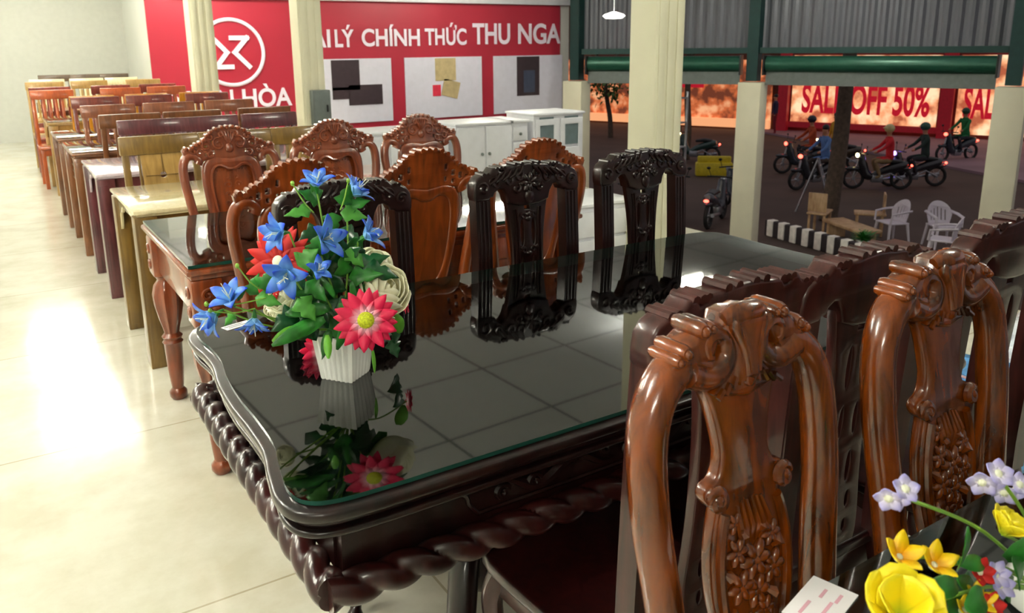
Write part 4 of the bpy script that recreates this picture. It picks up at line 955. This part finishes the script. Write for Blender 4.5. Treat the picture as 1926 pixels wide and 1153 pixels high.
# ================================================================ STREET
def wheel(mb, x, z, r, y=0):
    mb.tube([(x+r*math.cos(a*PI/10), y, z+r*math.sin(a*PI/10)) for a in range(21)], .045, 8, cap=False)
M_SILV = plain('silver_metal', '#9a9ca2', .3, .8); M_HEADL = emis('headlight', '#ffe6a0', 6); M_TAIL = emis('tail_light', '#ff4a3a', 3); M_VIO = emis('violet_light', '#8a6cff', 6)
def motorbike(label, x, y, rz, col, first=[None], light=None, group='motorbikes on the street'):
    t = thing('motorbike', label, 'motorbike', (x, y, GZ), rz, group)
    for wx in (-.62, .62):
        m = MB(); wheel(m, wx, .29, .25); m.build('tyre', M_RUB, t)
        q = MB(); q.tube([(wx, -.05, .29), (wx, .05, .29)], .05, 10)
        for k in range(6): a = k*PI/3; q.tube([(wx, 0, .29), (wx+.23*math.cos(a), 0, .29+.23*math.sin(a))], .008, 5)
        q.build('wheel_hub', M_SILV, t)
    b = MB(); b.tube(cr([(-.75, 0, .72), (-.45, 0, .62), (-.1, 0, .5), (.12, 0, .36), (.3, 0, .42), (.42, 0, .75), (.46, 0, .95)], 4), [.06, .1, .13, .13, .13, .13, .12, .11, .1, .1, .1, .1, .1, .1, .12, .13, .13, .12, .12, .12, .11, .1, .1, .09, .08][:25], 12)
    b.ball((.64, 0, .56), (.22, .08, .06)); b.ball((-.62, 0, .58), (.26, .09, .06)); b.build('body', plain('bike_paint', col, .3, coat=.6), t)
    b = MB(); b.tube([(-.6, 0, .76), (-.35, 0, .78), (-.05, 0, .74)], [(.05, .1), (.07, .13), (.05, .1)], 10, side=(0, 1, 0)); b.build('seat', M_BLACK, t)
    b = MB(); b.tube([(.64, 0, .29), (.5, 0, .9)], .028, 8); b.tube([(-.62, .08, .29), (-.3, .08, .45), (0, .08, .3)], .022, 8); b.tube([(-.1, -.1, .25), (-.75, -.12, .33)], [.03, .045], 8); b.box((.02, 0, .3), (.3, .2, .22), bev=.03); b.build('frame', M_SILV, t)
    b = MB(); b.tube([(.38, -.33, 1.0), (.46, -.12, 1.0), (.46, .12, 1.0), (.38, .33, 1.0)], .018, 8)
    for s in (-1, 1): b.tube([(.42, s*.25, 1.0), (.4, s*.3, 1.16)], .008, 5); b.ball((.4, s*.31, 1.19), (.015, .05, .035))
    b.build('handlebar', M_BLACK, t)
    MB().ball((.56, 0, .93), (.05, .075, .06)).build('headlight', light or M_HEADL, t); MB().ball((-.86, 0, .66), (.03, .06, .035)).build('tail_light', M_TAIL, t)
    return t
def person(label, x, y, rz, z, shirt, trousers, helmet=None, sit=True):
    t = thing('person', label, 'person', (x, y, z), rz, 'people on the street')
    if sit:
        V = [(0, 0, .82), (-.02, 0, 1.02), (.0, 0, 1.25), (.02, 0, 1.38), (.04, 0, 1.47), (.05, 0, 1.58), (.06, 0, 1.68),
             (.02, .18, 1.36), (.2, .24, 1.15), (.4, .24, 1.04), (.46, .24, 1.03), (.02, -.18, 1.36), (.2, -.24, 1.15), (.4, -.24, 1.04), (.46, -.24, 1.03),
             (.0, .11, .82), (.38, .15, .78), (.22, .15, .38), (.34, .15, .33), (.0, -.11, .82), (.38, -.15, .78), (.22, -.15, .38), (.34, -.15, .33)]
    else:
        V = [(0, 0, .92), (0, 0, 1.08), (0, 0, 1.28), (0, 0, 1.42), (.01, 0, 1.5), (.02, 0, 1.6), (.02, 0, 1.69),
             (0, .19, 1.4), (.02, .24, 1.13), (.08, .24, .9), (.1, .23, .84), (0, -.19, 1.4), (.02, -.24, 1.13), (.08, -.24, .9), (.1, -.23, .84),
             (0, .1, .9), (.04, .12, .5), (-.02, .12, .08), (.1, .13, .04), (0, -.1, .9), (-.03, -.12, .5), (-.08, -.12, .08), (.04, -.13, .04)]
    R = [.15, .13, .15, .1, .05, .085, .07, .06, .045, .034, .035, .06, .045, .034, .035, .095, .065, .045, .035, .095, .065, .045, .035]
    E_ = [(0, 1), (1, 2), (2, 3), (3, 4), (4, 5), (5, 6), (3, 7), (7, 8), (8, 9), (9, 10), (3, 11), (11, 12), (12, 13), (13, 14), (0, 15), (15, 16), (16, 17), (17, 18), (0, 19), (19, 20), (20, 21), (21, 22)]
    me = bpy.data.meshes.new('tmp'); me.from_pydata(V, E_, []); o = bpy.data.objects.new('tmp', me); C.objects.link(o)
    md = o.modifiers.new('k', 'SKIN'); sv = me.skin_vertices[0].data
    for i, r in enumerate(R): sv[i].radius = (r, r*(.8 if i < 3 else 1)); sv[i].use_root = (i == 0)
    o.modifiers.new('s', 'SUBSURF').levels = 2
    dg = bpy.context.evaluated_depsgraph_get(); m2 = bpy.data.meshes.new_from_object(o.evaluated_get(dg)); bpy.data.objects.remove(o)
    ms = plain('shirt', shirt, .8); mt_ = plain('trousers', trousers, .8); sk = plain('skin', '#b98060', .6)
    m2.materials.clear(); [m2.materials.append(q) for q in (ms, mt_, sk)]
    hip = V[0][2]+.03
    for p in m2.polygons:
        c = p.center; i = 0
        if c.z > V[4][2]-.01: i = 2
        elif (c.x > .38 if sit else c.z < .9) and abs(c.y) > .19 and c.z > .75: i = 2
        elif c.z < hip and not (abs(c.y) > .19 and c.z > .85): i = 1
        p.material_index = i; p.use_smooth = True
    b = bpy.data.objects.new('body', m2); C.objects.link(b); b.parent = t; m2.name = 'body'
    hx = V[6][0]
    if helmet: MB().ball((hx-.01, 0, V[6][2]-.01), (.135, .12, .12), 14, 10).ball((hx+.1, 0, V[6][2]), (.06, .09, .015)).build('helmet', plain('helmet', helmet, .3), t)
    else: MB().ball((hx-.02, 0, V[6][2]+.005), (.1, .088, .09), 12, 8).build('hair', M_BLACK, t)
    MB().ball((hx+.085, 0, V[5][2]+.02), (.014, .01, .02), 6, 5).build('nose', sk, t)
    return t
# bikes and riders
B_ = [(20.3, 19.9, 2.0, '#20403c', 'dark green motorbike with lit headlight left of the near cream post', None, None),
      (21.2, 16.2, 2.6, '#28323a', 'dark motorbike ridden by the person in orange', M_TAIL, ('#b0481e', '#2a2a30', '#2a2a34')),
      (22.5, 16.0, 2.2, '#3c3326', 'motorbike with two round yellow lights behind the leaning tree', M_HEADL, None),
      (19.2, 14.2, 2.9, '#23262e', 'dark motorbike ridden by the person in a light blue shirt', M_TAIL, ('#5a7fb8', '#3a2f2c', None)),
      (20.5, 13.2, 2.4, '#1c1c22', 'black motorbike ridden by the person in red', M_HEADL, ('#d01f2c', '#8a7350', '#d8c890')),
      (21.7, 12.9, 2.5, '#20202a', 'black motorbike with a violet light', M_VIO, ('#20352e', '#22242c', '#2c5a4c')),
      (27.5, 14.9, 2.9, '#1d2a34', 'dark motorbike ridden by the person in green', M_TAIL, ('#17733d', '#20242c', '#1d4a34')),
      (15.2, 13.4, 1.2, '#26303c', 'motorbike parked beside the near cream post, bluish front', M_SILV, None),
      (12.9, 13.2, .8, '#1b2230', 'parked motorbike beyond the far corner of the dark table', M_SILV, None),
      (13.6, 12.6, .5, '#30343f', 'parked motorbike with grey front beside the cream post', M_SILV, None),
      (11.4, 13.0, .7, '#20222a', 'black motorbike seen through the frame of the chair before the column', M_SILV, None)]
for x, y, rz, col, lab, lt, rd in B_:
    motorbike(lab, x, y, rz, col, light=lt)
    if rd: person('person seated on a motorbike in %s' % {'#b0481e': 'an orange jacket', '#5a7fb8': 'a light blue shirt', '#d01f2c': 'a red jacket and pale helmet', '#20352e': 'a dark green jacket beside the violet light', '#17733d': 'a bright green jacket'}[rd[0]], x-.25*math.cos(rz), y-.25*math.sin(rz), rz, GZ, rd[0], rd[1], rd[2])
person('person standing in a dark blue and red top near the red post across the street', 29.3, 24.0, 2.5, GZ, '#2a2244', '#7a1626', None, False)
person('person standing in a mustard yellow coat behind the leaning tree', 23.0, 16.4, 2.8, GZ, '#b88a1e', '#4a3a22', None, False)
# street trees
def tree(label, base, top, r0, foliage, n=90, R=1.0):
    t = thing('street_tree', label, 'tree', (base[0], base[1], GZ)); b = Vector((0, 0, 0)); tp = Vector(top)-Vector((base[0], base[1], GZ))
    P = cr([b, b.lerp(tp, .3)+Vector((.05, 0, 0)), b.lerp(tp, .65)-Vector((.05, 0, 0)), tp], 6); n_ = len(P)
    m = MB().tube(P, [lerp(r0, r0*.6, i/n_) for i in range(n_)], 14)
    for k in range(4): a = k*1.7; m.tube([tp, tp+Vector((math.cos(a)*.8, math.sin(a)*.8, .9)), tp+Vector((math.cos(a)*1.5, math.sin(a)*1.5, 1.4))], [r0*.5, r0*.3, r0*.12], 8)
    m.build('trunk', plain('tree_bark', '#54463a', .9, noise=.3), t)
    f = MB(); rnd = random.Random(n)
    for k in range(n):
        d = Vector((rnd.gauss(0, 1), rnd.gauss(0, 1), rnd.gauss(0, .7))).normalized()*rnd.uniform(.5, 1)*R; c = tp+Vector((0, 0, foliage))+d
        for q in range(5): leafmesh(f, c+Vector((rnd.uniform(-.2, .2), rnd.uniform(-.2, .2), rnd.uniform(-.2, .2))), (rnd.uniform(-1, 1), rnd.uniform(-1, 1), rnd.uniform(-1, .5)), .22, .12, kind='oval', nseg=4)
    f.build('foliage', plain('tree_leaves', '#4c6a2c', .6, noise=.4), t); return t
tree('big leaning street tree between the two right cream posts', (15.9, 11.35), (17.2, 11.9, 3.2), .2, 2.2, 60, 1.6)
tree('young tree with drooping leaves left of the thick cream column', (23.0, 27.6), (22.8, 27.8, .35), .12, -.6, 70, .9)
tree('slim dark tree trunk right of the thick cream column', (20.6, 20.6), (20.9, 20.9, 1.0), .14, 1.6, 20, .9)
# far pavement, shops
struct(MB().box((38, 28, GZ+.03), (14, 46, .1), rz=-.34).build('ground_pavement', M_PAVE, smooth=False))
def shop(cx, cy, L, h, label, mat, name='shopfront'):
    a = math.atan2(-FD.x, FD.y); t = thing(name, label, 'shop', (cx, cy, GZ), math.atan2(FD.y, FD.x))
    MB().box((0, 2.0, h/2), (L, 4.0, h)).build('wall', plain('shop_wall', '#6d4a38', .8), t, smooth=False)
    return t
M_SHOPO = emis('orange_lit_display', '#f07a2c', .7); M_SHOPW = emis('warm_lit_window', '#ffb27c', .28); M_REDS = plain('red_shop_paint_glow', '#8e1220', .5, emit=.1); M_REDT = plain('sale_letters_red_glow', '#c8142c', .5, emit=.2)  # red pillars and letters emit faintly, imitating shop light on them
def dispmat(name, c1, c2, c3, s, scale=1.6):
    m, n, l, b = newmat(name); tc = n.new('ShaderNodeTexCoord'); vz = n.new('ShaderNodeTexNoise'); vz.inputs['Scale'].default_value = scale; vz.inputs['Detail'].default_value = 3
    l.new(tc.outputs['Object'], vz.inputs['Vector']); r = n.new('ShaderNodeValToRGB'); r.color_ramp.elements[0].position = .38; r.color_ramp.elements[0].color = lin(c1); r.color_ramp.elements[1].position = .66; r.color_ramp.elements[1].color = lin(c3)
    e = r.color_ramp.elements.new(.5); e.color = lin(c2); l.new(vz.outputs['Fac'], r.inputs[0]); l.new(r.outputs[0], b.inputs['Base Color']); l.new(r.outputs[0], b.inputs['Emission Color']); b.inputs['Emission Strength'].default_value = s; return m
M_DISP1 = dispmat('orange_goods_display', '#6a3522', '#c8683a', '#f0b080', .3); M_DISP2 = dispmat('lit_window_display', '#a8583a', '#e8a070', '#ffdcb0', .36)
# shop row lies roughly along a line from (27,36) to (36,14)
def on_row(u, v, z=GZ):
    d = fwd+(u-PX)/F*rt-(v-PY)/F*up; t_ = (z-CH)/d.z; return CAM+d*t_
A0 = Vector((26.6, 34.2, GZ)); A1 = Vector((37.5, 8.0, GZ)); RD = (A1-A0).normalized(); RN = Vector((-RD.y, RD.x, 0))
if RN.dot(A0) < 0: RN = -RN
rang = math.atan2(RD.y, RD.x)
def row_s(u):      # distance along the row under the sight line of column u (used once to read off places)
    d = fwd+(u-PX)/F*rt-(230-PY)/F*up; q = Vector((d.x, d.y)); M_ = Matrix(((q.x, -RD.x), (q.y, -RD.y))); s_ = M_.inverted() @ Vector((A0.x, A0.y)); return s_.y
s0, s1, s2, s3, s4 = row_s(1085), row_s(1460), row_s(1765), row_s(1790), row_s(1960)
def rowbox(mb, a, b, z0, z1, off=0, d=.1): c = A0+RD*((a+b)/2)+RN*off; mb.box((c.x, c.y, GZ+(z0+z1)/2), (b-a, d, z1-z0), rz=rang); return mb
sh = thing('shopfront', 'orange lit shop across the street behind the thick cream column', 'shop', (0, 0, 0)); rowbox(MB(), s0-2, s1, 0, 6.5, 1.5, 2.6).build('wall', plain('dark_shop_wall', '#5a3020', .8), sh, smooth=False)
rowbox(MB(), s0-1.6, s1-.3, .35, 3.2, .1, .06).build('display', M_DISP1, sh, smooth=False); rowbox(MB(), s0-1.6, s1-.3, .1, .5, .0, .3).build('lit_ledge', M_SHOPW, sh, smooth=False)
a = row_s(1280); rowbox(MB(), a, a+1.1, 1.9, 2.9, 0, .08).build('red_sign', M_REDT, sh, smooth=False)
sh = thing('shopfront', 'brightly lit shop across the street with red sale lettering on its windows', 'shop', (0, 0, 0)); rowbox(MB(), s1+.05, s4+3, 0, 6.5, 1.5, 2.6).build('wall', plain('red_shop_wall', '#6a1a1c', .8), sh, smooth=False)
for a, b in ((row_s(1485), s2-.1), (s3+.1, s4+2.5)): rowbox(MB(), a, b, .25, 3.4, .1, .06).build('lit_window', M_DISP2, sh, smooth=False)
for a, b in ((s1+.1, row_s(1482)), (s2, s3)): rowbox(MB(), a, b, 0, 4.2, -.15, .4).build('red_pillar', M_REDS, sh, smooth=False)
rowbox(MB(), row_s(1485), s2, .25, .5, -.1, .2).build('red_sill', M_REDS, sh, smooth=False)
def rowtext(body, a, b, z, h):
    m = MB().text(body, 1.0, (0, 0, 0), bold=.03); xs = [v[0] for v in m.v]; hh = .73; p0, p1 = min(xs), max(xs)
    def f(v): s_ = a+(v.x-p0)/(p1-p0)*(b-a); q = A0+RD*s_+RN*(.02+v.y*.5); return Vector((q.x, q.y, GZ+z+v.z/hh*h))
    return m.map(f).build('sale_lettering', M_REDT, sh, smooth=False)
rowtext('SALE OFF 50%', row_s(1505), row_s(1745), .95, 1.25); rowtext('SALE', row_s(1808), row_s(1885), .95, 1.25)
# painted kerb, furniture on the forecourt
kb = thing('kerb', 'low black and white painted kerb behind the far end of the dark table', 'kerb', (0, 0, 0))
M_KB = plain('kerb_black', '#2c2428', .8); M_KW = plain('kerb_white', '#efe9e2', .7)
k0 = Vector((13.6, 11.2, 0)); k1 = Vector((13.25, 8.6, 0)); L = (k1-k0).length
MB().box(((k0.x+k1.x)/2+.06, (k0.y+k1.y)/2, GZ+.17), (L, .14, .34), rz=math.atan2((k1-k0).y, (k1-k0).x), bev=.02).build('kerb_body', M_KB, kb)
q = MB()
for k in range(8):
    c = k0.lerp(k1, (k+.5)/8); q.box((c.x+.05, c.y, GZ+.18), (.16, .18, .345), rz=math.atan2((k1-k0).y, (k1-k0).x), bev=.02)
q.build('white_stripe', M_KW, kb)
M_PINE = wood('pale_pine', '#a8825c', '#d6b58c', .5, .1)
def stool(label, x, y, z, rz=0):
    t = thing('wooden_stool', label, 'stool', (x, y, z), rz, 'pale wooden furniture on the forecourt')
    MB().box((0, 0, .46), (.62, .4, .05), bev=.02).build('seat', M_PINE, t)
    for sx in (-1, 1):
        for sy in (-1, 1): MB().box((sx*.24, sy*.15, .22), (.05, .05, .44), bev=.005).build('leg', M_PINE, t)
    MB().box((-.26, 0, .7), (.04, .38, .4), bev=.015).build('backrest', M_PINE, t)
stool('pale wooden chair with rounded back beside the leaning tree base', 14.7, 10.7, GZ, .4); stool('pale wooden chair right of the leaning tree, back toward the street', 15.4, 10.0, GZ, 2.2)
t = thing('wooden_bench', 'low pale wooden bench in front of the two pale wooden chairs', 'bench', (14.5, 9.8, GZ), 1.2, 'pale wooden furniture on the forecourt'); MB().box((0, 0, .34), (1.3, .5, .07), bev=.02).build('seat', M_PINE, t)
for sx in (-1, 1): MB().box((sx*.5, 0, .155), (.08, .4, .31), bev=.01).build('leg', M_PINE, t)
t = thing('potted_plant', 'small green potted plant in front of the pale wooden bench', 'plant', (14.0, 9.15, GZ)); MB().lathe([(.1, 0), (.16, .25), (.14, .25), (.1, .2)], (0, 0, 0), 16).build('pot', M_POT, t)
f = MB(); rnd = random.Random(2)
for k in range(60): leafmesh(f, (rnd.uniform(-.05, .05), rnd.uniform(-.05, .05), .24), (rnd.uniform(-1, 1), rnd.uniform(-1, 1), rnd.uniform(.2, 1.2)), rnd.uniform(.15, .32), .05, kind='blade', nseg=4)
f.build('foliage', M_LEAF, t)
def plastic_chair(label, x, y, rz):
    t = thing('plastic_chair', label, 'chair', (x, y, GZ), rz, 'white plastic chairs on the forecourt'); s_ = MB()
    s_.box((0, 0, .43), (.46, .44, .03), bev=.012).build('seat', M_WPL, t)
    out = [(.25*math.cos(a)*1.0, .62+.26*math.sin(a)) for a in [PI*k/12 for k in range(13)]]+[(-.21, .45), (.21, .45)]
    hol = [[(x_-.012, .5), (x_+.012, .5), (x_+.012, .76-abs(x_)*.4), (x_-.012, .76-abs(x_)*.4)] for x_ in (-.14, -.07, 0, .07, .14)]
    MB().plate(out, hol, .02, .004, y=-.2).map(lambda v: Vector((v.x, v.y-(v.z-.45)*.2-v.x*v.x*-1.2, v.z))).build('backrest', M_WPL, t)
    for sx in (-1, 1):
        MB().tube([(sx*.24, -.24, .68), (sx*.27, 0, .66), (sx*.26, .2, .63), (sx*.24, .22, .44)], [(.02, .03)]*4, 8).build('armrest', M_WPL, t)
        for sy in (-1, 1): MB().tube([(sx*.2, sy*.19, .43), (sx*.25, sy*.24, 0)], [.03, .02], 8).build('leg', M_WPL, t)
M_WPL = plain('white_plastic', '#e4dde8', .4, noise=.02)
plastic_chair('white plastic armchair outside, its round back toward the street', 15.6, 8.55, 2.6); plastic_chair('white plastic armchair outside, turned sideways, left of the other one', 15.1, 9.3, 1.2); plastic_chair('white plastic armchair outside, hidden low behind the second brown chair', 14.5, 7.9, .4)
t = thing('metal_rack', 'grey metal folding rack standing beside the leaning tree trunk', 'rack', (16.7, 12.2, GZ), .6); 
for s in (-1, 1):
    MB().tube([(s*.35, -.3, 0), (s*.2, .1, 1.25)], .022, 8).build('leg', M_SILV, t); MB().tube([(s*.35, .5, 0), (s*.2, .1, 1.25)], .022, 8).build('leg', M_SILV, t)
for k in range(4): z = .25+.28*k; f_ = z/1.25; MB().tube([(-lerp(.35, .2, f_), lerp(-.3, .1, f_), z), (lerp(.35, .2, f_), lerp(-.3, .1, f_), z)], .018, 8).build('rung', M_SILV, t)
t = thing('yellow_barrier', 'yellow plastic road barrier lying left of the near cream post', 'barrier', (18.6, 17.4, GZ), -.7); MB().box((0, 0, .22), (1.1, .3, .42), bev=.05).box((0, 0, .52), (1.0, .12, .2), bev=.04).build('body', plain('yellow_plastic', '#d6c22a', .5), t)
t = thing('metal_display_frame', 'tall thin metal shelf frame outside seen through the chair in front of the column', 'frame', (9.2, 9.8, GZ), .3)
for x in (-.5, .5):
    for y in (-.2, .2): MB().box((x, y, 1.6), (.03, .03, 3.2)).build('upright', M_SILV, t)
for k in range(8): MB().box((0, 0, .3+.4*k), (1.0, .4, .02)).build('shelf', M_SILV, t)
# pendant lamp, ceiling lights and added fill lights
t = thing('pendant_lamp', 'small white disc lamp hanging left of the thick cream column', 'pendant lamp', (6.68, 8.0, 1.8)); MB().lathe([(.0, .05), (.03, .05), (.12, .02), (.14, 0), (.1, -.03), (.0, -.035)], (0, 0, 0), 24).build('shade', emis('lamp_white', '#fffaf0', 1.5), t); MB().tube([(0, 0, .05), (0, 0, 1.2)], .006, 6).build('cord', M_WHITEP, t)
for i, (x, y, l) in enumerate([(.75, 10.1, 'ceiling light over the aisle, nearer one'), (.75, 12.9, 'ceiling light over the aisle by the far wall'), (-1.2, 6.0, 'ceiling light over the open floor on the left'), (-1.2, 1.5, 'ceiling light left of the dark table'), (3.0, 12.0, 'ceiling light in front of the red banner'), (5.95, 6.15, 'ceiling light near the facade, mirrored in the dark table'), (-1.3, 9.5, 'ceiling light over the open floor, beyond the nearer one'), (3.6, .9, 'ceiling light right of the dark table'), (-.9, 3.7, 'added fill light over the aisle between the carved tables and the left wall'), (10.3, 7.6, 'added fill light by the cream facade posts'), (-1.6, -1.5, 'added front fill light behind the viewer'), (6.9, 11.2, 'ceiling light near the right part of the banner'), (-1.6, 12.0, 'ceiling light by the left wall')]):  # lights at the carved-table aisle, facade posts and behind the viewer are added fill
    ceil_light(x, y, l, rz=0)
